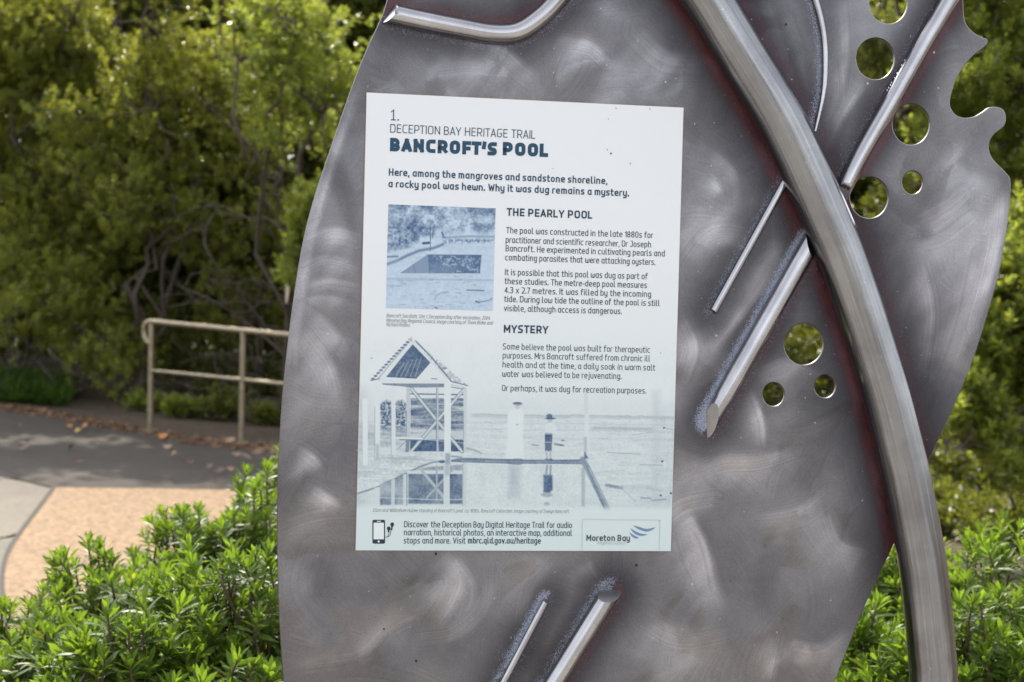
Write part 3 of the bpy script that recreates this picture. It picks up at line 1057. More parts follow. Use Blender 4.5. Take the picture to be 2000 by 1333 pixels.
red = np.zeros(nv)
blue = np.zeros(nv)
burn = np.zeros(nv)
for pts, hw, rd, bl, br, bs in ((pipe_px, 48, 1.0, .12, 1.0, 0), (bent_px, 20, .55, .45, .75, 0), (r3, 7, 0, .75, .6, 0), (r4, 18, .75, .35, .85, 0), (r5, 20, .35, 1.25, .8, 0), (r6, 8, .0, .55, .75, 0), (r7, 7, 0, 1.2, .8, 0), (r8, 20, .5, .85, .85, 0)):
    L2 = U(pts)
    d, sd_ = segdist(V2, L2)
    # which side is the weld powder on: left side in the picture
    ab = L2[-1] - L2[0]
    nl = np.array([-ab[1], ab[0]])
    lside = 1 if nl[0] < 0 else -1
    ls = (sd_ == lside) if pts is not bent_px else (sd_ == -lside)
    e = d / MM - hw
    if pts is pipe_px:
        red = np.maximum(red, rd * (1 - sm(e, 8, 40)) * np.where(ls, 1, .25))
    else:
        red = np.maximum(red, rd * (1 - sm(e, 2, 26)) * np.where(ls, 0.15, 1))
    blue = np.maximum(blue, bl * (1 - sm(e, 3, 24)) * np.where(ls, 1, .25))
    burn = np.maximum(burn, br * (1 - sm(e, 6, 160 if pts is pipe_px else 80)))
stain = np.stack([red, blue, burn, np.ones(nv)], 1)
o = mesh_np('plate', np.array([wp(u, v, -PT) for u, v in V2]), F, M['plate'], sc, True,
            {'brush': ('FLOAT_VECTOR', brush), 'scratch': ('FLOAT', scr), 'polish_highlight': ('FLOAT', pol_hl), 'stain': ('FLOAT_COLOR', stain)})
# edge of the plate: chamfer, rim and back as a second part
TH = .0038


def rim(mb, lp, outward):
    k = len(lp)
    t = np.roll(lp, -1, 0) - np.roll(lp, 1, 0)
    nrm = np.stack([t[:, 1], -t[:, 0]], 1)
    nrm /= np.linalg.norm(nrm, axis=1)[:, None]
    area = 0.5 * np.sum(lp[:, 0] * np.roll(lp[:, 1], -1) - np.roll(lp[:, 0], -1) * lp[:, 1])
    if (area < 0) == outward:
        nrm = -nrm
    lv = [(0, 0), (.0007, .0007), (.0007, TH - .0007), (0, TH)]
    Vr = np.vstack([[wp(p[0] + q[0] * ex, p[1] + q[1] * ex, -PT - dz) for p, q in zip(lp, nrm)] for ex, dz in lv])
    i, j = np.meshgrid(np.arange(3), np.arange(k), indexing='ij')
    j2 = (j + 1) % k
    mb.add(Vr, [np.stack([i * k + j, i * k + j2, (i + 1) * k + j2, (i + 1) * k + j], -1).reshape(-1, 4)])


M['edge'] = simple('cut_steel_edge', (.20, .19, .185), .4, 1.0)
mb = MB()
rim(mb, bd, True)
for h in hl:
    rim(mb, h, False)
mb.build('plate_rim', M['edge'], sc, True)
mesh_np('plate_back', np.array([wp(u, v, -PT - TH) for u, v in V2]), F[:, ::-1], simple('dull_steel_back', (.35, .34, .34), .5, 1.0), sc, False)


def rod(name, px, hw, off, mat, k=20, dens=8, cut0=None, cut1=None, taper=None, label=None, extra=None):
    """px in the photograph; hw half width px; off = height of the axis over the plate in radii"""
    r = hw * MM
    P = [on(x, y, -PT + off * r) for x, y in px]
    if extra:
        P += extra
    P = spline(P, dens) if len(P) > 2 else np.array([P[0] + (P[1] - P[0]) * t for t in np.linspace(0, 1, 8)])
    rad = r if taper is None else r * np.interp(np.linspace(0, 1, len(P)), np.linspace(0, 1, len(taper)), taper)
    f = lambda c: None if c is None else c[0] * AX + c[1] * AY - c[2] * AN
    o = MB().tube(P, rad, k, True, f(cut0), f(cut1), up=-AN).build(name, mat, sc)
    if label:
        o['label'] = label
    return o


down = on(1823, 1340, -PT + .55 * 48 * MM)
ex = [down + np.array([.002, 0, -.12]), np.array([down[0] + .004, down[1], .5]), np.array([down[0] + .002, down[1], .15]), np.array([down[0], down[1], -.05])]
rod('curved_pipe', pipe_px, 48, .55, M['pipe'], 40, 6, extra=ex, label='thick curved brushed pipe sweeping down across the plate')
c = np.array([down[0], down[1], .012])
MB().tube([c - [0, 0, .012], c + [0, 0, .006]], .09, 36).build('foot_plate', M['pipe'], sc, False)
rod('bent_bar', bent_px, 19, .45, M['rod'], 24, 8, cut0=(0, .45, -.55), label='bent round bar along the top left of the plate')
rod('welded_rod', r3, 6.5, .5, M['rod'], 14, 8, taper=[1.2, 1.1, 1, .9, .5], label='thin curved rod between pipe and upper holes')
rod('welded_rod', r4, 17.5, .5, M['rod'], 22, 6, cut1=(.4, 0, -1.3), taper=[1.1, 1.0, .92], label='long straight rod running down from the top right to the pipe')
rod('welded_rod', r5, 20, .4, M['rod'], 24, 6, taper=[1, 1, 1, 1, 1, 1, .8], cut0=(-.75, -.45, -1.0), cut1=(1.3, .75, -1.5), label='thick rod with mitred ends left of the three lower holes')
rod('welded_rod', r6, 8, .5, M['rod'], 16, 6, cut1=(.2, 0, -.2), label='short thin rod below the crossing of pipe and long rod')
rod('welded_rod', r7, 7, .5, M['rod'], 14, 6, cut0=(0, 0, -.6), label='thin rod under the panel, left of the pair')
rod('welded_rod', r8, 20, .4, M['rod'], 24, 6, cut0=(.5, .28, -.8), label='thick rod under the panel, right of the pair')
# shiny weld run beside the long rod
mb = MB()
for i in range(26):
    t_ = i / 25
    x, y = 1808 - 75 * t_ + rng.normal() * 1.2, 58 + 118 * t_ + rng.normal() * 1.2
    p = on(x, y, -PT + .004)
    r = (2.0 + rng.random() * 1.6) * MM * (1.4 - t_)
    mb.tube([p - AY * r * 1.6, p - AY * r * .6, p + AY * r * .6, p + AY * r * 1.6], [r * .3, r, r, r * .3], 8)
mb.build('weld_bead', M['weld'], sc)

# ------------------------------------------------------------------ information panel
pc = PO + AY * PH / 2
pn = empty('information_panel', wp(0, PH / 2), 'white printed heritage information panel fixed to the steel plate', 'sign')
TOPC, BOTC = np.array(srgb(229, 231, 233)[:3]), np.array(srgb(204, 217, 216)[:3])  # background tones at the top and bottom of the panel


def bgcol(v):
    """panel background: cool white, greener and slightly darker towards the bottom (v in metres from centre)"""
    t = np.clip((v / PH + .5 - .30) / .70, 0, 1)[..., None]
    return TOPC * (1 - t) + BOTC * t


vs = np.linspace(-PH / 2, PH / 2, 60)
Vb, col = [], []
for v in vs:
    for u in (-PW / 2, PW / 2):
        Vb.append(wp(u, v, 0))
        col.append(np.append(bgcol(np.array(v)), 1))
Fb = [[2 * i, 2 * i + 2, 2 * i + 3, 2 * i + 1] for i in range(59)]
mesh_np('printed_face', np.array(Vb), Fb, M['print'], pn, False, {'print': ('FLOAT_COLOR', np.array(col))})
q = [(-PW / 2, -PH / 2), (PW / 2, -PH / 2), (PW / 2, PH / 2), (-PW / 2, PH / 2)]
e_ = .0004
Vb = [wp(u, v, -.00002) for u, v in q] + [wp(u + math.copysign(e_, u), v + math.copysign(e_, v), -.0004) for u, v in q] + [wp(u + math.copysign(e_, u), v + math.copysign(e_, v), -PT + .0001) for u, v in q]
Fb = []
for r_ in (0, 4):
    for i in range(4):
        j = (i + 1) % 4
        Fb.append([r_ + i, r_ + j, r_ + 4 + j, r_ + 4 + i][::-1])
mesh_np('board', np.array(Vb), Fb, M['panel_edge'], pn)

# ---- printed photographs, drawn in code as ink tones on fine grids


class Canvas:
    """ink tones 0..1 over a rectangle of the panel; drawing coordinates are the photograph's pixels"""

    def __init__(self, x0, y0, x1, y1, u0, u1, v0, v1):
        self.u0, self.u1, self.v0, self.v1 = u0, u1, v0, v1
        self.W, self.H = int((u1 - u0) / MM), int((v1 - v0) / MM)
        self.t = np.zeros((self.H, self.W))
        uu = u0 + (np.arange(self.W) + .5) / self.W * (u1 - u0)
        vv = v0 + (np.arange(self.H) + .5) / self.H * (v1 - v0)
        self.X, self.Y = np.meshgrid(np.arange(self.W) + .5, np.arange(self.H) + .5)
        self.z = (0, 0, 1)

    def zoom(self, ox, oy, k):
        self.z = (ox, oy, k)

    def pt(self, x, y):
        ox, oy, k = self.z
        u, v = uv(ox + x / k, oy + y / k)
        return np.array([(u - self.u0) / (self.u1 - self.u0) * self.W, (v - self.v0) / (self.v1 - self.v0) * self.H])

    def pts(self, P):
        return np.array([self.pt(x, y) for x, y in P])

    def blend(self, m, t, a=1.0):
        m = m * a
        self.t = self.t * (1 - m) + t * m

    def poly(self, P, t, a=1.0, soft=.6):
        P = self.pts(P)
        q = np.stack([self.X.ravel(), self.Y.ravel()], 1)
        lo, hi = P.min(0) - 4, P.max(0) + 4
        k = ((q > lo) & (q < hi)).all(1)
        m = np.zeros(len(q))
        if k.any():
            ins = inside(q[k], P)
            d, _ = segdist(q[k], P, True)
            m[k] = np.clip(.5 + np.where(ins, d, -d) / (2 * soft), 0, 1)
        m = m.reshape(self.t.shape)
        self.blend(m, t, a)
        return m

    def line(self, P, w, t, a=1.0, soft=.6):
        P = self.pts(P)
        w = w / self.z[2]
        q = np.stack([self.X.ravel(), self.Y.ravel()], 1)
        d, _ = segdist(q, P)
        m = np.clip(.5 + (w / 2 - d) / (2 * soft), 0, 1).reshape(self.t.shape)
        self.blend(m, t, a)
        return m

    def rect(self, x0, y0, x1, y1, t, a=1.0, soft=.6):
        return self.poly([(x0, y0), (x1, y0), (x1, y1), (x0, y1)], t, a, soft)

    def ell(self, x, y, rx, ry, t, a=1.0, soft=.25):
        c = self.pt(x, y)
        k = self.z[2]
        d = np.hypot((self.X - c[0]) / (rx / k), (self.Y - c[1]) / (ry / k))
        m = np.clip((1 + soft - d) / (2 * soft), 0, 1)
        self.blend(m, t, a)
        return m

    def noise(self, sx, sy, octs=4, seed=0):
        g = np.random.default_rng(seed)
        out = np.zeros_like(self.t)
        amp, tot = 1.0, 0
        for o in range(octs):
            nx, ny = int(self.W / sx) + 3, int(self.H / sy) + 3
            r = g.random((ny, nx))
            fx, fy = self.X / sx, self.Y / sy
            ix, iy = fx.astype(int), fy.astype(int)
            tx_, ty_ = fx - ix, fy - iy
            tx_, ty_ = tx_ * tx_ * (3 - 2 * tx_), ty_ * ty_ * (3 - 2 * ty_)
            out += amp * ((r[iy, ix] * (1 - tx_) + r[iy, ix + 1] * tx_) * (1 - ty_) + (r[iy + 1, ix] * (1 - tx_) + r[iy + 1, ix + 1] * tx_) * ty_)
            tot += amp
            amp *= .6
            sx, sy = max(1.2, sx / 2), max(1.2, sy / 2)
        return out / tot

    def build(self, name, light, dark, off, parent, label, mask=None):
        t = 1 - (1 - np.clip(self.t, 0, 1)[..., None]) ** 1.35
        vv = self.v0 + (np.arange(self.H) + .5) / self.H * (self.v1 - self.v0)
        b = bgcol(vv)[:, None, :] * np.ones((1, self.W, 1))
        if light is not None:
            L_ = np.array(light)
            c = L_ * (1 - t) + np.array(dark) * t
        else:
            c = b * (1 - t) + np.array(dark) * t
        if mask is not None:
            c = b * (1 - mask[..., None]) + c * mask[..., None]
        c = np.concatenate([c, np.ones(c.shape[:2] + (1,))], -1).reshape(-1, 4)
        uu = self.u0 + np.arange(self.W) / (self.W - 1) * (self.u1 - self.u0)
        v2 = self.v0 + np.arange(self.H) / (self.H - 1) * (self.v1 - self.v0)
        A, B = np.meshgrid(uu, v2)
        V = PO + A.ravel()[:, None] * AX + B.ravel()[:, None] * AY - AN * off
        i, j = np.meshgrid(np.arange(self.H - 1), np.arange(self.W - 1), indexing='ij')
        k = i * self.W + j
        Fq = np.stack([k, k + self.W, k + self.W + 1, k + 1], -1).reshape(-1, 4)
        o = mesh_np(name, V, Fq, M['print'], parent, False, {'print': ('FLOAT_COLOR', c)})
        o['label'] = label
        return o


# small photograph: the rock pool after excavation
ua, va = uv(758.5, 399.6)
ub, _ = uv(967.9, 407.2)
_, vb = uv(753.3, 602.3)
cv = Canvas(0, 0, 0, 0, ua, ub, va, vb)
cv.zoom(740, 390, 5.125)
n1, n2, n3 = cv.noise(26, 22, 5, 1), cv.noise(4, 4, 2, 2), cv.noise(60, 4, 4, 3)
cv.t[:] = .13 + .15 * (n3 - .5) + .14 * (n2 - .5) + .12 * (n1 - .5)
m = cv.poly([(80, 30), (1190, 30), (1190, 330), (700, 345), (420, 400), (300, 470), (60, 520)], 0, 0, 6)
cv.blend(m, np.clip(.40 + 1.5 * (n1 - .5) + .6 * (n2 - .5), .08, 1))
m = cv.poly([(60, 250), (260, 300), (380, 420), (250, 470), (60, 520)], 0, 0, 8)
cv.blend(m, np.clip(.55 + 1.0 * (n2 - .5), 0, 1), .8)
m = cv.poly([(880, 60), (1190, 80), (1190, 150), (1080, 180), (930, 150)], 0, 0, 6)
cv.blend(m, np.clip(.72 + .5 * (n2 - .5), 0, 1), .8)
cv.rect(560, 305, 640, 375, .12, .8, 3)
cv.line([(560, 260), (540, 330), (535, 380)], 10, .75)
cv.line([(630, 330), (645, 370), (660, 385)], 16, .8)
cv.line([(640, 385), (900, 370), (1180, 375)], 14, .65, .9, 2)
m = cv.poly([(640, 400), (1160, 395), (1160, 430), (640, 440)], 0, 0, 3)
cv.blend(m, np.clip(.45 + 1.4 * (n2 - .5), 0, 1), .9)
cv.line([(515, 255), (515, 515)], 7, .95)
cv.line([(385, 320), (380, 410)], 7, .7)
cv.line([(445, 440), (500, 435)], 26, .9)
cv.line([(60, 655), (180, 615), (290, 560), (400, 515), (540, 490), (640, 452)], 24, .75, .95, 2)
cv.line([(80, 575), (190, 570)], 18, .65)
cv.line([(80, 640), (200, 610)], 16, .5, .8)
cv.poly([(490, 550), (1035, 553), (1015, 748), (215, 738)], .78)
cv.poly([(490, 550), (505, 742), (215, 738)], .55)
m = cv.poly([(500, 560), (1030, 560), (1012, 745), (505, 742)], 0, 0)
cv.blend(m, np.clip(.82 - .8 * np.maximum(0, n2 - .55) * 2 + .4 * (n1 - .5), .2, 1), .9)
for k in range(45):
    cv.ell(620 + rng.random() * 390, 590 + rng.random() * 70, 5 + 7 * rng.random(), 5 + 5 * rng.random(), .35, .8)
cv.poly([(505, 640), (780, 680), (760, 742), (505, 742)], .6, .6, 4)
cv.line([(345, 650), (370, 735)], 6, .85, .7)
cv.line([(500, 545), (1040, 548)], 8, .1, .9)
cv.line([(1030, 560), (1015, 745), (215, 745)], 12, .1, .9)
cv.line([(80, 790), (300, 797), (1140, 808)], 12, .42, .8, 2)
cv.line([(80, 862), (230, 866)], 8, .5, .8)
cv.line([(880, 905), (1050, 912)], 12, .75)
cv.line([(560, 1000), (570, 960), (620, 935), (690, 922)], 8, .55, .8, 2)
cv.line([(1000, 1025), (1100, 1010), (1130, 985)], 9, .7)
cv.line([(560, 1078), (585, 1085)], 12, .8)
cv.line([(970, 1020), (1000, 1028)], 18, .75)
for k in range(70):
    x, y = 80 + 1060 * rng.random(), 760 + 330 * rng.random()
    cv.line([(x, y), (x + 12 + 40 * rng.random(), y + 4 * rng.normal())], 4 + 4 * rng.random(), .4 + .25 * rng.random(), .6, 1)
cv.build('pool_photograph', srgb(200, 217, 232)[:3], srgb(46, 86, 128)[:3], .00015, pn, 'printed blue-toned photograph of a square pool cut in rock')

# large photograph: the bathing shelter by the pool
ua, va = uv(700, 650)
_, vb = uv(700, 1003)
cv = Canvas(0, 0, 0, 0, -PW / 2 + .0003, PW / 2 - .0003, va, vb)
cv.zoom(690, 640, 3.603)
n1, n2, n3, n4 = cv.noise(30, 30, 5, 5), cv.noise(3, 3, 2, 6), cv.noise(50, 5, 4, 7), cv.noise(5, 40, 4, 8)
ypx = (cv.Y / cv.H * 353 + 650 - 640) * 3.603          # rows in drawing units
xpx = (cv.X / cv.W * 616 + 700 - 690) * 3.603
base = .015 + .055 * sm(ypx, 380, 560) + .05 * (n1 - .5)
base += .16 * sm(ypx, 590, 640) * (n3 - .35) + .10 * sm(ypx, 600, 700) * (n2 - .5)
base += .10 * np.exp(-((xpx - 40) / 60) ** 2) * sm(ypx, 350, 480)
base += .10 * sm(xpx, 1950, 2230) * sm(ypx, 420, 600) * n4
cv.t[:] = base
for k, (y0, t_) in enumerate(((598, .34), (612, .22), (655, .14), (700, .14), (760, .10))):
    m = np.exp(-((ypx - y0 - 4 * (n1 - .5) * 6) / 7) ** 2) * sm(xpx, 790, 840)
    cv.blend(m, .5, t_ * 1.6 * 1.0)
m = np.exp(-((ypx - 682) / 12) ** 2) * sm(xpx, 1640, 1700) * (1 - sm(xpx, 2080, 2140))
cv.blend(m, .6, .5)
for k in range(220):
    x, y = 820 + 1380 * rng.random(), 630 + 560 * rng.random() ** 1.3
    if y > 930 and x < 1650:
        continue
    cv.line([(x, y), (x + 8 + 50 * rng.random() ** 2, y + 3 * rng.normal())], 2.5 + 3 * rng.random(), .25 + .3 * rng.random(), .5, .8)
# bush behind the shelter
m = cv.poly([(192, 540), (235, 512), (270, 520), (300, 525), (345, 512), (372, 540), (372, 790), (192, 800)], 0, 0, 3)
cv.blend(m, np.clip(.66 + 1.5 * (n2 - .5), 0, 1), .95)
m = cv.rect(40, 700, 400, 900, 0, 0, 12)
cv.blend(m, np.clip(.2 + .7 * (n3 - .4), 0, 1), .8)
# back wall and openings
m = cv.rect(405, 498, 776, 745, 0, 0)
cv.blend(m, np.clip(.55 + 1.1 * (n3 - .5) + .25 * (n2 - .5), 0, 1))
for y in (545, 590, 640, 690):
    cv.line([(405, y), (775, y + 4)], 4, .75, .5)
cv.poly([(405, 425), (775, 432), (775, 498), (405, 495)], .06)
cv.line([(405, 468), (775, 474)], 9, .75)
cv.line([(405, 728), (775, 742)], 24, .2)
m = cv.rect(400, 788, 776, 872, .86)
cv.rect(405, 750, 776, 788, .2)
# roof
m = cv.poly([(425, 82), (805, 408), (700, 388), (425, 110)], 0, 0)
cv.blend(m, np.clip(.16 + .9 * (n2 - .5) + .5 * (n3 - .5), 0, 1))
cv.poly([(418, 118), (545, 250), (446, 362), (232, 350)], .86)
for k in range(5):
    cv.line([(300 + 34 * k, 345), (360 + 30 * k, 250 - 10 * k)], 5 + 3 * rng.random(), .4, .7, 1)
cv.poly([(545, 248), (446, 364), (655, 372)], .03)
cv.line([(205, 352), (416, 108)], 20, .06)
cv.line([(175, 362), (405, 92)], 9, .35)
for k in range(15):
    t_ = k / 14
    cv.ell(140 + 262 * t_, 362 - 278 * t_, 13, 7, .75)
    cv.ell(152 + 262 * t_, 350 - 278 * t_, 7, 6, .25)
cv.line([(125, 374), (185, 362)], 8, .7)
cv.line([(432, 110), (660, 362)], 16, .1)
cv.line([(440, 95), (560, 222), (690, 380)], 9, .72)
cv.line([(690, 382), (805, 410)], 7, .7)
cv.line([(410, 60), (412, 100)], 9, .5)
cv.line([(690, 405), (790, 428)], 14, .15)
cv.line([(690, 420), (780, 436)], 6, .65)
cv.line([(185, 376), (655, 384)], 24, .06)
cv.poly([(200, 394), (655, 396), (655, 422), (400, 424), (330, 414), (210, 404)], .62)
cv.line([(550, 361), (590, 363)], 6, .75)
# braces and posts
for a, b in (((410, 432), (765, 872)), ((778, 438), (408, 872))):
    cv.line([a, b], 25, .7)
    cv.line([a, b], 16, .17)
cv.line([(593, 425), (593, 868)], 16, .28)
cv.line([(586, 425), (586, 868)], 4, .75)
for x0, x1, y0, y1, t_, e_d in ((66, 104, 500, 972, .02, .3), (152, 190, 398, 932, .04, .55), (268, 299, 418, 900, .06, .5), (374, 402, 426, 882, .24, .7), (776, 800, 430, 880, .16, .6)):
    cv.rect(x0, y0, x1, y1, t_)
    cv.line([(x0 + 1, y0 + 160), (x0 + 1, y1)], 5, e_d, .7)
cv.rect(160, 820, 184, 935, .4, .7, 2)
cv.rect(640, 388, 688, 965, .03)
cv.line([(300, 776), (480, 782)], 14, .06)
cv.line([(330, 790), (480, 792)], 7, .75)
cv.line([(385, 800), (380, 880)], 26, .6)
cv.line([(370, 800), (310, 860)], 6, .5)
cv.line([(190, 765), (640, 800), (790, 815)], 3, .05, .9)
# deck
m = cv.poly([(28, 985), (110, 965), (190, 915), (260, 900), (400, 872), (640, 880), (640, 938), (560, 946), (470, 978), (380, 1022), (200, 1108), (28, 1170)], 0, 0)
cv.blend(m, np.clip(.17 + .5 * (n3 - .5) + .2 * (n2 - .5), 0, 1))
cv.line([(28, 1168), (120, 1140), (200, 1110), (380, 1022), (470, 980), (560, 948), (640, 940)], 12, .62, .9, 1)
cv.line([(240, 918), (560, 936)], 5, .5, .7)
cv.rect(648, 885, 684, 965, .55, .8, 2)
cv.ell(625, 944, 22, 10, .85)
# reflections
for P, t_ in (([(190, 1098), (352, 1040), (352, 1245), (190, 1250)], .55), ([(388, 1028), (768, 1030), (768, 1240), (388, 1240)], .72), ([(480, 985), (768, 965), (768, 1005), (440, 1005)], .42)):
    m = cv.poly(P, 0, 0, 1.5)
    cv.blend(m, np.clip(t_ + .7 * (n1 - .5), 0, 1))
cv.line([(388, 1018), (770, 1018)], 22, .1)
cv.line([(282, 1075), (280, 1262)], 24, .16)
cv.line([(362, 1035), (358, 1150), (364, 1255)], 14, .14)
cv.line([(378, 1035), (378, 1250)], 10, .45)
cv.line([(475, 995), (640, 1195)], 20, .3)
cv.line([(725, 972), (520, 1195)], 16, .38)
cv.line([(588, 975), (588, 1215)], 12, .38)
cv.rect(636, 965, 680, 1275, .10)
cv.rect(150, 1125, 186, 1275, .08)
cv.rect(645, 960, 676, 1040, .4, .7, 3)
cv.line([(785, 960), (782, 1250)], 26, .15)
cv.line([(772, 960), (770, 1255)], 5, .55, .8)
cv.line([(190, 1196), (640, 1212), (775, 1208)], 4, .02)
# far edge of the pool
cv.line([(690, 906), (760, 912)], 12, .5)
cv.poly([(690, 930), (755, 916), (1120, 926), (1153, 915), (1200, 930), (1615, 928), (1618, 962), (1200, 958), (1160, 970), (1080, 958), (690, 946)], .70)
cv.line([(760, 938), (1150, 944), (1600, 948)], 5, .42, .8)
cv.line([(800, 850), (850, 862), (900, 884)], 12, .6, .8, 2)
m = cv.poly([(800, 965), (1600, 968), (1600, 1290), (800, 1290)], 0, 0, 4)
cv.blend(m, np.clip(.08 + .22 * (n1 - .5) + .14 * (n2 - .5), 0, 1), .85)
# woman in white, boy with dark hat (drawn in the second detail frame)
cv.zoom(1000, 640, 3.603)
cv.poly([(-14, 585), (14, 572), (62, 572), (86, 600), (76, 760), (88, 922), (-48, 922), (-30, 760), (-32, 610)], .015, 1, 1.5)
cv.ell(38, 556, 17, 20, .22)
cv.ell(40, 536, 33, 11, .85)
cv.ell(40, 545, 26, 7, .35, .6)
cv.ell(36, 684, 8, 6, .4)
cv.ell(265, 655, 16, 18, .3)
cv.ell(268, 640, 37, 8, .85)
cv.ell(262, 624, 21, 16, .85)
cv.poly([(236, 680), (262, 668), (300, 676), (316, 740), (300, 750), (232, 750)], .06, 1, 1.2)
cv.line([(236, 745), (282, 748)], 8, .45)
cv.poly([(231, 752), (284, 752), (278, 872), (232, 870)], .85, 1, 1)
cv.line([(231, 806), (284, 808)], 5, .25, .8)
cv.line([(244, 872), (244, 926)], 15, .3)
cv.line([(268, 872), (270, 926)], 15, .3)
cv.ell(244, 928, 14, 6, .7)
cv.ell(272, 928, 14, 6, .7)
cv.poly([(222, 1036), (284, 1036), (286, 1140), (262, 1166), (220, 1158)], .82, 1, 2)
cv.line([(246, 972), (240, 1036)], 16, .55, .8)
cv.line([(272, 972), (268, 1036)], 16, .55, .8)
cv.ell(245, 1176, 42, 16, .5, .8)
cv.ell(245, 1240, 22, 12, .5, .7)
m = cv.rect(-25, 980, 62, 1200, .3, .55, 5)
cv.rect(-10, 985, 30, 1100, .42, .4, 5)
# right corner of the pool
cv.line([(497, 930), (530, 990), (672, 1285)], 44, .55, .95, 1.2)
cv.line([(512, 950), (655, 1280)], 12, .72, .7)
cv.line([(540, 985), (680, 1270)], 8, .3, .7)
cv.rect(510, 600, 540, 925, .05, .9, 1)
cv.rect(506, 770, 526, 922, .4, .7, 2)
cv.poly([(508, 870), (538, 920), (508, 925)], .8)
cv.rect(488, 985, 512, 1260, .36, .9, 1.5)
cv.line([(520, 440), (520, 600)], 26, .2, .5, 2)
cv.rect(985, 440, 1040, 1260, .26, .4, 6)
for x, y in ((1068, 706), (1055, 942), (1045, 1180), (1116, 1165)):
    cv.ell(x, y, 8, 8, .85)
cv.line([(665, 1108), (770, 1128)], 20, .62, .9, 2)
cv.line([(770, 1120), (970, 1125)], 22, .28, .6, 4)
cv.line([(670, 880), (900, 892)], 6, .42)
cv.line([(900, 965), (1060, 968)], 6, .5, .8)
cv.line([(905, 1198), (975, 1200)], 8, .55)
cv.line([(980, 1215), (1080, 1208)], 10, .45)
cv.line([(780, 1140), (870, 1225)], 4, .35)
cv.line([(300, 820), (360, 830)], 14, .6)
cv.line([(140, 825), (185, 830)], 8, .55)
cv.line([(350, 795), (365, 795)], 10, .6)
cv.line([(1070, 708), (1140, 720)], 4, .5)
cv.line([(840, 755), (1000, 735)], 4, .4)
fade = sm(cv.Y, 0, 20) * (1 - sm(ypx, 1225, 1285))
cv.t = cv.t * (.80 + .40 * cv.noise(2.5, 2.5, 2, 31)) * (.86 + .28 * cv.noise(14, 14, 3, 32)) + .035 * (n2 - .5)
cv.t *= fade
cv.build('shelter_photograph', None, srgb(42, 80, 116)[:3], .00015, pn, 'printed blue-toned photograph of a bathing shelter with two people by a pool')

# ---- lettering: a squarish rounded stroke face, every glyph drawn as centre lines
XH, AS, DE = .745, 1.03, -.27


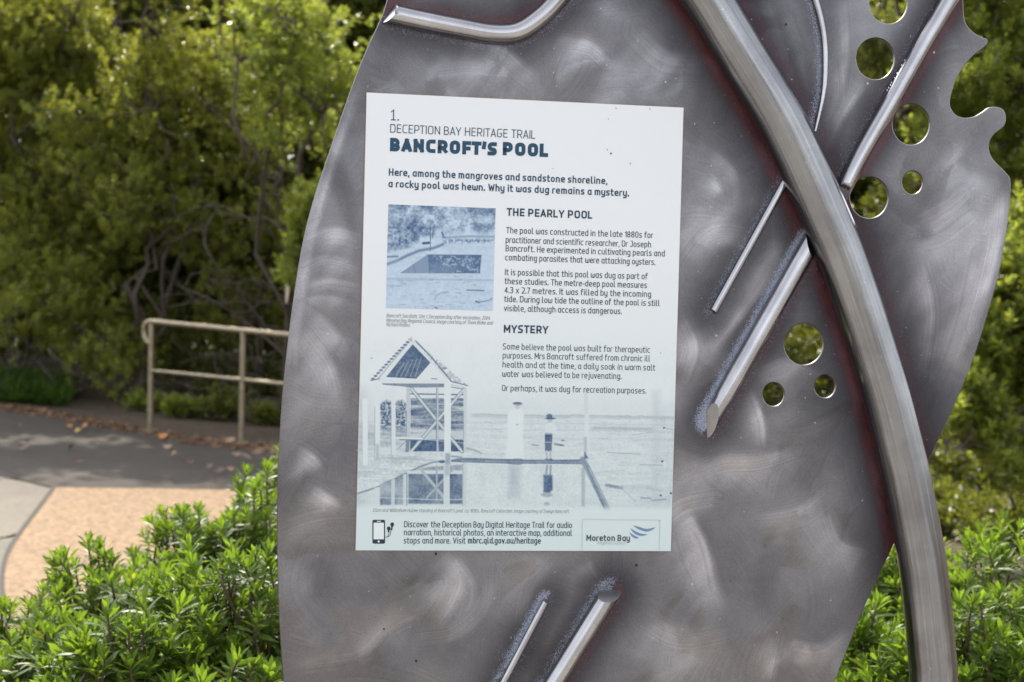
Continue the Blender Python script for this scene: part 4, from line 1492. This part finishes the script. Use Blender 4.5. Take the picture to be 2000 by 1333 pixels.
def glyph_table():
    X, A, D, C = XH, AS, DE, 1.0
    w = .47
    bowl = [(0, X), (w, X), (w, 0), (0, 0)]
    bowr = [(0, X), (w, X, 0), (w, 0, 0), (0, 0)]
    bowl_l = [(0, X, 0), (w, X), (w, 0), (0, 0, 0)]
    g = {}
    # (width, [(points, closed)]) ; a third number in a point = its own corner radius
    g['a'] = (w, [(bowr, 1), ([(w, X), (w, 0)], 0)])
    g['b'] = (w, [([(0, A), (0, 0)], 0), (bowl_l, 1)])
    g['c'] = (.40, [([(.40, X), (0, X), (0, 0), (.40, 0)], 0)])
    g['d'] = (w, [(bowr, 1), ([(w, A), (w, 0)], 0)])
    g['e'] = (w, [([(0, .37), (w, .37, 0), (w, X), (0, X), (0, 0), (w * .93, 0)], 0)])
    g['f'] = (.36, [([(.10, 0), (.10, A), (.36, A)], 0), ([(0, X), (.33, X)], 0)])
    g['g'] = (w, [(bowr, 1), ([(w, X), (w, D), (.04, D)], 0)])
    g['h'] = (w, [([(0, A), (0, 0)], 0), ([(0, X, 0), (w, X), (w, 0)], 0)])
    g['i'] = (0, [([(0, X), (0, 0)], 0), ([(0, 1.0), (0, .99)], 0)])
    g['j'] = (.12, [([(.12, X), (.12, D), (-.06, D)], 0), ([(.12, 1.0), (.12, .99)], 0)])
    g['k'] = (.44, [([(0, A), (0, 0)], 0), ([(.42, X), (.03, .38)], 0), ([(.14, .44), (.44, 0)], 0)])
    g['l'] = (.15, [([(0, A), (0, 0), (.15, 0)], 0)])
    g['m'] = (.76, [([(0, X), (0, 0)], 0), ([(0, X, 0), (.38, X), (.38, 0)], 0), ([(.30, X, 0), (.76, X), (.76, 0)], 0)])
    g['n'] = (w, [([(0, X), (0, 0)], 0), ([(0, X, 0), (w, X), (w, 0)], 0)])
    g['o'] = (w, [(bowl, 1)])
    g['p'] = (w, [([(0, X), (0, D)], 0), (bowl_l, 1)])
    g['q'] = (w, [([(w, X), (w, D)], 0), (bowr, 1)])
    g['r'] = (.28, [([(0, 0), (0, X), (.28, X)], 0)])
    g['s'] = (.40, [([(.38, X), (0, X), (0, .40), (.40, .35), (.40, 0), (0, 0)], 0)])
    g['t'] = (.33, [([(.10, .97), (.10, 0), (.33, 0)], 0), ([(0, X), (.31, X)], 0)])
    g['u'] = (w, [([(0, X), (0, 0), (w, 0)], 0), ([(w, X), (w, 0)], 0)])
    g['v'] = (.46, [([(0, X, 0), (.23, 0, .04), (.46, X, 0)], 0)])
    g['w'] = (.72, [([(0, X), (0, 0), (.36, 0), (.36, .58)], 0), ([(.30, 0, 0), (.72, 0), (.72, X)], 0)])
    g['x'] = (.44, [([(0, X), (.44, 0)], 0), ([(.44, X), (0, 0)], 0)])
    g['y'] = (w, [([(0, X), (0, 0), (w, 0)], 0), ([(w, X), (w, D), (.06, D)], 0)])
    g['z'] = (.40, [([(0, X, 0), (.40, X, 0), (0, 0, 0), (.40, 0, 0)], 0)])
    W = .54
    g['A'] = (.60, [([(0, 0, 0), (.30, C, .03), (.60, 0, 0)], 0), ([(.12, .29), (.48, .29)], 0)])
    g['B'] = (W, [([(0, 0, 0), (0, C, 0), (W * .93, C), (W * .93, .53), (0, .53, 0)], 0), ([(0, .53, 0), (W, .53), (W, 0), (0, 0, 0)], 0)])
    g['C'] = (.50, [([(.50, C), (0, C), (0, 0), (.50, 0)], 0)])
    g['D'] = (.57, [([(0, 0, 0), (0, C, 0), (.57, C), (.57, 0)], 1)])
    g['E'] = (.44, [([(.44, C, 0), (0, C, 0), (0, 0, 0), (.44, 0, 0)], 0), ([(0, .53), (.40, .53)], 0)])
    g['F'] = (.44, [([(.44, C, 0), (0, C, 0), (0, 0, 0)], 0), ([(0, .50), (.40, .50)], 0)])
    g['G'] = (W, [([(W, C), (0, C), (0, 0), (W, 0), (W, .48, 0), (.30, .48, 0)], 0)])
    g['H'] = (.57, [([(0, C), (0, 0)], 0), ([(.57, C), (.57, 0)], 0), ([(0, .53), (.57, .53)], 0)])
    g['I'] = (0, [([(0, C), (0, 0)], 0)])
    g['J'] = (.40, [([(.10, C, 0), (.40, C, 0), (.40, 0), (0, 0)], 0)])
    g['K'] = (.52, [([(0, C), (0, 0)], 0), ([(.5, C), (.04, .5)], 0), ([(.16, .6), (.52, 0)], 0)])
    g['L'] = (.42, [([(0, C, 0), (0, 0, 0), (.42, 0, 0)], 0)])
    g['M'] = (.70, [([(0, 0, 0), (0, C, 0), (.35, .30, 0), (.70, C, 0), (.70, 0, 0)], 0)])
    g['N'] = (.58, [([(0, 0, 0), (0, C, 0), (.58, 0, 0), (.58, C, 0)], 0)])
    g['O'] = (.58, [([(0, C), (.58, C), (.58, 0), (0, 0)], 1)])
    g['P'] = (W, [([(0, 0, 0), (0, C, 0), (W, C), (W, .42), (0, .42, 0)], 0)])
    g['R'] = (W, [([(0, 0, 0), (0, C, 0), (W, C), (W, .44), (0, .44, 0)], 0), ([(.28, .44), (W, 0)], 0)])
    g['S'] = (.50, [([(.48, C), (0, C), (0, .54), (.50, .49), (.50, 0), (0, 0)], 0)])
    g['T'] = (.54, [([(0, C), (.54, C)], 0), ([(.27, C), (.27, 0)], 0)])
    g['U'] = (.56, [([(0, C), (0, 0), (.56, 0), (.56, C)], 0)])
    g['V'] = (.60, [([(0, C, 0), (.30, 0, .03), (.60, C, 0)], 0)])
    g['W'] = (.86, [([(0, C, 0), (.21, 0, .02), (.43, C * .8, .02), (.65, 0, .02), (.86, C, 0)], 0)])
    g['Y'] = (.58, [([(0, C, 0), (.29, .42, 0), (.58, C, 0)], 0), ([(.29, .42), (.29, 0)], 0)])
    g['0'] = (.48, [([(0, C), (.48, C), (.48, 0), (0, 0)], 1)])
    g['1'] = (.22, [([(0, .80, 0), (.22, C, 0)], 0), ([(.22, C), (.22, 0)], 0)])
    g['#'] = (.38, [([(0, .80, 0), (.20, C, 0)], 0), ([(.20, C), (.20, 0)], 0), ([(.02, 0), (.38, 0)], 0)])
    g['2'] = (.46, [([(0, C), (.46, C), (.46, .50), (0, 0, 0), (.46, 0, 0)], 0)])
    g['3'] = (.46, [([(0, C), (.45, C), (.45, .54), (.14, .54, 0)], 0), ([(.14, .54, 0), (.46, .54), (.46, 0), (0, 0)], 0)])
    g['4'] = (.48, [([(.36, 0, 0), (.36, C, 0), (0, .28, 0), (.48, .28, 0)], 0)])
    g['7'] = (.44, [([(0, C, 0), (.44, C, 0), (.14, 0, 0)], 0)])
    g['8'] = (.48, [([(.02, C), (.46, C), (.46, .53), (.02, .53)], 1), ([(0, .53), (.48, .53), (.48, 0), (0, 0)], 1)])
    g['9'] = (.48, [([(0, C), (.48, C), (.48, .43), (0, .43)], 1), ([(.48, .7), (.48, 0), (.05, 0)], 0)])
    g['.'] = (.03, [([(0, .0), (0, .05)], 0), ([(.04, .0), (.04, .05)], 0)])
    g[','] = (.04, [([(.04, .0), (.0, -.16)], 0)])
    g["'"] = (.04, [([(.06, 1.03), (.0, .74)], 0)])
    g['-'] = (.26, [([(0, .38), (.26, .38)], 0)])
    g['/'] = (.34, [([(.34, A), (0, -.08)], 0)])
    return g


GLYPH = glyph_table()
NARROW = set("AVWYTLvwxyk'.,/-frt1")


def rounded(pts, closed, rad):
    """polyline with rounded corners"""
    n = len(pts)
    out = []
    for i in range(n):
        p = np.array(pts[i][:2], float)
        r_ = pts[i][2] if len(pts[i]) > 2 else rad
        if not closed and i in (0, n - 1):
            out.append(p)
            continue
        a, b = np.array(pts[i - 1][:2], float), np.array(pts[(i + 1) % n][:2], float)
        la, lb = np.linalg.norm(a - p), np.linalg.norm(b - p)
        r_ = min(r_, la * .5, lb * .5)
        if r_ < .012:
            out.append(p)
            continue
        s0, s1 = p + (a - p) / la * r_, p + (b - p) / lb * r_
        for t in (0, .25, .5, .75, 1):
            out.append((1 - t) ** 2 * s0 + 2 * t * (1 - t) * (p * .85 + (s0 + s1) / 2 * .15) + t * t * s1)
    return np.array(out)


def stroke(P, closed, hw):
    """outline quads of a thick polyline with square ends"""
    P = np.asarray(P, float)
    k = [0] + [i for i in range(1, len(P)) if np.linalg.norm(P[i] - P[i - 1]) > 1e-9]
    P = P[k]
    if closed and np.linalg.norm(P[0] - P[-1]) < 1e-9:
        P = P[:-1]
    n = len(P)
    if closed:
        d1, d0 = np.roll(P, -1, 0) - P, P - np.roll(P, 1, 0)
    else:
        e = np.diff(P, axis=0)
        e /= np.linalg.norm(e, axis=1)[:, None]
        P[0] -= e[0] * hw
        P[-1] += e[-1] * hw
        d1, d0 = np.vstack([e, e[-1:]]), np.vstack([e[:1], e])
    d1 = d1 / np.linalg.norm(d1, axis=1)[:, None]
    d0 = d0 / np.linalg.norm(d0, axis=1)[:, None]
    n1, n0 = np.stack([-d1[:, 1], d1[:, 0]], 1), np.stack([-d0[:, 1], d0[:, 0]], 1)
    m = n0 + n1
    m /= np.linalg.norm(m, axis=1)[:, None] + 1e-9
    c = np.maximum(.60, np.sum(m * n1, 1))
    o = m * (hw / c)[:, None]
    V = np.vstack([P + o, P - o])
    idx = np.arange(n if closed else n - 1)
    j = (idx + 1) % n
    return V, np.stack([idx, idx + n, j + n, j], 1)


def layout(txt, wt):
    """centre lines of a line of text at cap height 1: [(strokes)], with x split in scalable and fixed"""
    h = wt / 2
    ym = lambda y: np.interp(y, [DE, 0, XH, 1.0, AS], [DE + h, h, XH - h, 1 - h, AS - h])
    out, x = [], 0.0
    gap = .155 + wt * .25
    prev = None
    for ch in txt:
        if ch == ' ':
            x += .46 + wt * .3
            prev = None
            continue
        w_, st = GLYPH[ch]
        if prev:
            x += gap * (.72 if (ch in NARROW or prev in NARROW) else 1) * (.5 if prev in "TPFVYA'" and ch in "'ATVY" else 1)
        wide = 1 + (wt - .1) * .55 if w_ > .2 else 1
        for P, cl in st:
            P2 = [(x + h + p[0] * wide * max(0, 1 - wt * .35), ym(p[1])) + tuple(p[2:]) for p in P]
            out.append((P2, cl))
        x += w_ * wide * max(0, 1 - wt * .35) + wt
        prev = ch
    return out, x


def lettering(name, lines, mat, parent, off=.0003, label=None):
    """lines: (text, x0, baseline y, x1, cap height px, stroke weight, shear)"""
    V, F_, n = [], [], 0
    for txt, x0, yb, x1, ch, wt, sh in lines:
        st, wid = layout(txt, wt)
        a, b = uv(x0, yb), uv(x1, yb)
        hgt = ch * MM
        k = (b[0] - a[0]) / (wid * hgt)
        q_ = -1
        parts_ = []
        for P, cl in st:
            if not cl:                                   # break very sharp corners into separate strokes
                cut = [0]
                for i in range(1, len(P) - 1):
                    a_, b_ = np.array(P[i][:2]) - np.array(P[i - 1][:2]), np.array(P[i + 1][:2]) - np.array(P[i][:2])
                    if len(P[i]) > 2 and a_ @ b_ < -.25 * np.linalg.norm(a_) * np.linalg.norm(b_):
                        cut.append(i)
                cut.append(len(P) - 1)
                parts_ += [(P[a_:b_ + 1], 0) for a_, b_ in zip(cut[:-1], cut[1:])]
            else:
                parts_.append((P, cl))
        for P, cl in parts_:
            q_ += 1
            ylo, yhi = min(p[1] for p in P), max(p[1] for p in P)
            P = [(p[0] * k, p[1]) + tuple(p[2:]) for p in P]
            P = rounded(P, cl, .20)
            g, f = stroke(P, cl, wt / 2 * min(1, .5 + .5 * k))
            g[:, 1] = np.clip(g[:, 1], ylo - wt / 2, yhi + wt / 2)
            uu = a[0] + (g[:, 0] + g[:, 1] * sh) * hgt
            vv = a[1] - g[:, 1] * hgt
            o_ = off + (q_ % 7) * 2e-6
            V.append(PO + uu[:, None] * AX + vv[:, None] * AY - AN * o_)
            F_.append(f + n)
            n += len(g)
    o = mesh_np(name, np.vstack(V), F_, mat, parent)
    if label:
        o['label'] = label
    return o


lettering('number_text', [('#.', 763, 235.4, 779, 21,.09, 0)], M['ink_title'], pn)
lettering('trail_text', [('DECEPTION BAY HERITAGE TRAIL', 762, 259.4, 1045.5, 16.4,.10, 0)], M['ink_title'], pn)
lettering('title_text', [("BANCROFT'S", 761.8, 296.2, 970, 26.5, .315, 0), ('POOL', 982, 304, 1070, 26.5, .315, 0)], M['ink_title'], pn)
lettering('introduction_text', [('Here, among the mangroves and sandstone shoreline,', 759.3, 343.6, 1186.5, 14.2, .185, 0), ('a rocky pool was hewn. Why it was dug remains a mystery.', 758.6, 366.2, 1228.9, 14.2, .185, 0)], M['ink_title'], pn)
lettering('heading_text', [('THE PEARLY POOL', 989.5, 422, 1156.6, 15.4,.20, 0)], M['ink'], pn)
lettering('heading_text', [('MYSTERY', 983.9, 650.3, 1070.6, 15.6,.20, 0)], M['ink'], pn)
B, H_ = .128, 12.2
lettering('body_text', [('The pool was constructed in the late 1880s for', 988.4, 456, 1275.7, H_, B, 0), ('practitioner and scientific researcher, Dr Joseph', 987.7, 474.6, 1271.5, H_, B, 0),
                        ('Bancroft. He experimented in cultivating pearls and', 987.4, 491.4, 1298.3, H_, B, 0), ('combating parasites that were attacking oysters.', 986.7, 509, 1280, H_, B, 0),
                        ('It is possible that this pool was dug as part of', 986, 537.9, 1265, H_, B, 0), ('these studies. The metre-deep pool measures', 985.6, 555.3, 1263.4, H_, B, 0),
                        ('4.3 x 2.7 metres. It was filled by the incoming', 985.3, 572.9, 1271.5, H_, B, 0), ('tide. During low tide the outline of the pool is still', 984.6, 590.2, 1288.4, H_, B, 0),
                        ('visible, although access is dangerous.', 984.2, 608.2, 1214.4, H_, B, 0)], M['ink'], pn)
lettering('body_text', [('Some believe the pool was built for therapeutic', 982, 683.1, 1269.4, H_, B, 0), ('purposes. Mrs Bancroft suffered from chronic ill', 981.7, 700.4, 1269.4, H_, B, 0),
                        ('health and at the time, a daily soak in warm salt', 981.4, 718.3, 1279.6, H_, B, 0), ('water was believed to be rejuvenating.', 980.7, 736.3, 1213.7, H_, B, 0),
                        ('Or perhaps, it was dug for recreation purposes.', 980, 764.2, 1262, H_, B, 0)], M['ink'], pn)
lettering('caption_text', [('Bancroft Sea Bath, Site 1, Deception Bay after excavation, 2004.', 754.7, 620.2, 957.4, 7.2, .09, .2), ('Moreton Bay Regional Council, image courtesy of Thom Blake and', 754.4, 629.5, 961.7, 7.2, .09, .2), ('Richard Robins.', 754.4, 637.6, 801, 7.2, .09, .2)], M['ink_caption'], pn)
lettering('caption_text', [("Ellen and Wilbraham Hulme standing at Bancroft's pool, ca. 1890s. Bancroft Collection, image courtesy of Evelyn Bancroft.", 728.3, 1000.2, 1111.8, 7.0, .09, .2)], M['ink_caption'], pn)
lettering('visit_text', [('Discover the Deception Bay Digital Heritage Trail for audio', 789.3, 1030.3, 1116.8, 12.2, B, 0), ('narration, historical photos, an interactive map, additional', 789, 1046, 1116.8, 12.2, B, 0), ('stops and more. Visit', 788.6, 1062, 909, 12.2, B, 0), ('mbrc.qld.gov.au/heritage', 914, 1062, 1056, 12.2,.165, 0)], M['ink'], pn)
lg = lettering('council_logo', [('Moreton Bay', 1145.3, 1057, 1230, 12.4, .17, 0)], M['ink_icon'], pn)
lettering('council_text', [('Regional Council', 1166.5, 1063.6, 1220.7, 6, .08, 0)], M['ink_pale'], lg)


def flat(name, polys, mat, parent, off=.0003):
    """flat printed shapes: polygons in photograph pixels"""
    V, F_, n = [], [], 0
    for P in polys:
        W_ = np.array([PO + uv(x, y)[0] * AX + uv(x, y)[1] * AY - AN * off for x, y in P])
        a = np.array(P, float)
        ar = np.sum(a[:, 0] * np.roll(a[:, 1], -1) - np.roll(a[:, 0], -1) * a[:, 1])
        idx = list(range(n, n + len(P)))
        F_.append(idx if ar < 0 else idx[::-1])
        V.append(W_)
        n += len(P)
    return mesh_np(name, np.vstack(V), F_, mat, parent)


def rrect(x0, y0, x1, y1, r, k=5):
    out = []
    for cx, cy, a in ((x1 - r, y0 + r, -90), (x1 - r, y1 - r, 0), (x0 + r, y1 - r, 90), (x0 + r, y0 + r, 180)):
        out += [(cx + r * math.cos(R(a + 90 * i / k)), cy + r * math.sin(R(a + 90 * i / k))) for i in range(k + 1)]
    return out


def band(pts, w0):
    P = spline(pts, 6)
    T = np.gradient(P, axis=0)
    T /= np.linalg.norm(T, axis=1)[:, None]
    N = np.stack([-T[:, 1], T[:, 0]], 1)
    w_ = (np.full(len(P), w0) if np.isscalar(w0) else np.interp(np.linspace(0, 1, len(P)), np.linspace(0, 1, len(w0)), w0))[:, None] / 2
    A, B_ = P + N * w_, P - N * w_
    return [[tuple(A[i]), tuple(A[i + 1]), tuple(B_[i + 1]), tuple(B_[i])] for i in range(len(P) - 1)]


ph = flat('phone_icon', [rrect(727.4, 1015.6, 752, 1062.3, 3)] + band([(752, 1049.5), (757, 1049), (761.5, 1046), (763, 1040), (763, 1036)], 1.0) + band([(757, 1048.6), (759.5, 1042), (759.3, 1036)], 1.0)
          + [[(759.3 + 3.6 * math.cos(a), 1032.6 + 4.2 * math.sin(a)) for a in np.linspace(0, 6.2, 14)], [(766 + 3.6 * math.cos(a), 1024.8 + 4.2 * math.sin(a)) for a in np.linspace(0, 6.2, 14)]]
          + band([(759.3, 1032), (759, 1040)], 3) + band([(766, 1024.5), (764.6, 1036)], 3), M['ink_icon'], pn)
flat('phone_screen', [rrect(729.6, 1021.2, 749.8, 1053.6, .6), rrect(736, 1017.6, 744, 1019.2, .7), [(739.5 + 2 * math.cos(a), 1058 + 2 * math.sin(a)) for a in np.linspace(0, 6.2, 14)]], M['ink_white'], ph, .00045)
flat('logo_box', band([(1136.5, 1075), (1137, 1050), (1137.4, 1021), (1139, 1016.5), (1144, 1014.6), (1200, 1015.6), (1283, 1016.4), (1287, 1018), (1288.6, 1022), (1288.2, 1050), (1287.6, 1075)], 1.5), M['ink_line'], pn)
sw = simple('swoosh_ink', srgb(112, 140, 170), .5, 0, .3)
flat('logo_swoosh', band([(1237, 1027), (1248, 1032), (1262, 1036), (1272, 1034), (1280, 1030.5)], [1, 5, 5.5, 4, .6]), sw, lg)
flat('logo_swoosh', band([(1232, 1033), (1240, 1040), (1250, 1044.5), (1258, 1045), (1264, 1044)], [1, 5, 5, 3, .6]), sw, lg)
flat('logo_swoosh', band([(1230, 1041), (1236, 1047), (1243, 1050.5), (1247, 1050.5)], [1, 4.5, 4, .6]), sw, lg)

def fleck(x, y, r):
    a = rng.random() * 6
    return [(x + r * (.6 + .5 * rng.random()) * math.cos(a + q), y + r * 1.3 * (.6 + .5 * rng.random()) * math.sin(a + q)) for q in np.linspace(0, 5.3, 7)]


sm_ = simple('speck_dirt', (.12, .09, .05), .8)
for x, y, r in ((1193, 300, 2), (1186, 293, 1.1), (1231, 320, 1.2), (1203, 212, 1.3), (1269, 213, 1.2), (1188, 233, 1), (811, 292, 2), (726, 700, 1.2), (1290, 690, 1), (1080, 330, .9)):
    flat('dirt_speck', [fleck(x, y, r)], sm_, pn, .0006)
sm_ = simple('speck_dark', (.02, .016, .012), .8)
for x, y, r in ((852, 1083, 3), (1244, 1105, 3.2), (813, 1292, 2.6), (750, 1230, 1.8), (1537, 47, 2.5), (1594, 182, 1.8), (755, 1148, 1.2)):
    flat('dark_speck', [fleck(x, y, r)], sm_, sc, -PT + .0006)
sm_ = simple('speck_pale', (.5, .46, .36), .8)
for x, y, r in ((1301, 160, 2.2), (1390, 324, 1.6), (1394, 446, 1.6), (1358, 242, 1.4), (1400, 656, 2.4), (1826, 102, 2.2), (1696, 163, 2.6), (1574, 778, 1.4), (1353, 1142, 2.4), (1624, 1174, 1.4)):
    flat('pale_speck', [fleck(x, y, r)], sm_, sc, -PT + .0006)

# ------------------------------------------------------------------ foreground hedge shrubs


def hedge(label, x, ytop, d, rx, ry, rz, n, group='low leafy shrubs around the foot of the sculpture', L=(.021, .033), dens=1):
    n = int(n * 1.8)
    """one shrub: a lumpy mound whose top stands at photograph pixel (x, ytop) at depth d"""
    top = at(x, ytop, d)
    c = top - np.array([0, 0, rz])
    e = empty('hedge_shrub', (c[0], c[1], 0), label, 'shrub', group)
    o = unit(rng.normal(size=(n * 2, 3)))
    o = o[o[:, 2] > -.35][:n]
    lump = 1 + .15 * np.sin(o[:, 0] * 7 + d * 9) * np.cos(o[:, 1] * 6 + x) + .045 * rng.normal(size=len(o))
    T = c + o * np.array([rx, ry, rz]) * lump[:, None]
    inner = rng.random(len(o)) < .35
    T[inner] = c + (T[inner] - c) * (.70 + .22 * rng.random((inner.sum(), 1)))
    A = unit(o * np.array([.75, .75, .6]) + np.array([0, 0, .55]) + rng.normal(size=o.shape) * .22)
    P, D, Ln, W, ti = whorls(T, A, 22, 1.35, .032, L[0], L[1], .225)
    tw = rng.random(len(T))
    e_ = np.tile(np.arange(22) / 22, len(T))
    tint = np.clip(.35 * tw[ti] + .45 * (1 - e_) * rng.random(len(P)) ** .5 + .25 * rng.random(len(P)), 0, .93)
    odd = rng.random(len(P)) < .010
    tint[odd] = .955 + .045 * rng.random(odd.sum())
    leaves('foliage', P, D, Ln, W, M['hedge'], e, True, tint, curl=.10, fold=.22, up=A[ti] + rng.normal(size=P.shape) * .25)
    mb = MB()
    hub = c - np.array([0, 0, rz * .6])
    for i in range(len(T)):
        if rng.random() < .8:
            b = c + (T[i] - c) * .55 + rng.normal(size=3) * .02
            mb.tube([b, T[i] - A[i] * .03, T[i]], [.0022, .0018, .0012], 5, cap=False)
    for i in range(14):
        t_ = c + (T[rng.integers(len(T))] - c) * .6
        b = np.array([c[0] + rng.normal() * .05, c[1] + rng.normal() * .05, -.02])
        Pl, rl = limb(b, t_, .03, .011, .004, 7, .08)
        mb.tube(Pl, rl, 6)
    mb.build('stems', M['twig'], e)
    return e


hedge('front left shrub nearest the bottom left corner, with a few yellow leaves', 20, 1200, 1.95, .30, .24, .30, 420)
hedge('shrub with a tall upright tuft overlapping the tan pad and curved joint', 235, 1100, 2.15, .22, .22, .30, 360)
hedge('bushy front shrub right beside the lower left edge of the steel plate', 470, 1105, 1.85, .20, .2, .34, 420)
hedge('front shrub at the bottom edge below the tufted one', 290, 1225, 1.70, .19, .16, .24, 380)
hedge('mid shrub in front of the tan pad, behind the tufted one', 370, 1010, 2.55, .17, .2, .36, 300)
hedge('mid shrub touching the plate edge above the front shrubs', 500, 985, 2.6, .15, .18, .34, 280)
hedge('rearmost left shrub with sunlit tips in front of the dark path', 545, 920, 2.95, .13, .18, .36, 260)
hedge('right shrub in front of the dark hollow beside the curved pipe', 1935, 1075, 2.15, .20, .2, .40, 420)
hedge('low right shrub filling the gap between plate and pipe', 1748, 1082, 2.25, .17, .18, .40, 340)
hedge('lowest right shrub in the bottom right corner', 1930, 1210, 1.80, .16, .16, .26, 380)
hedge('small right shrub below the gap, behind the plate edge', 1700, 1235, 1.95, .13, .16, .30, 300)
hedge('hidden shrub behind the lower middle of the steel plate', 1100, 1180, 2.4, .34, .2, .36, 300)
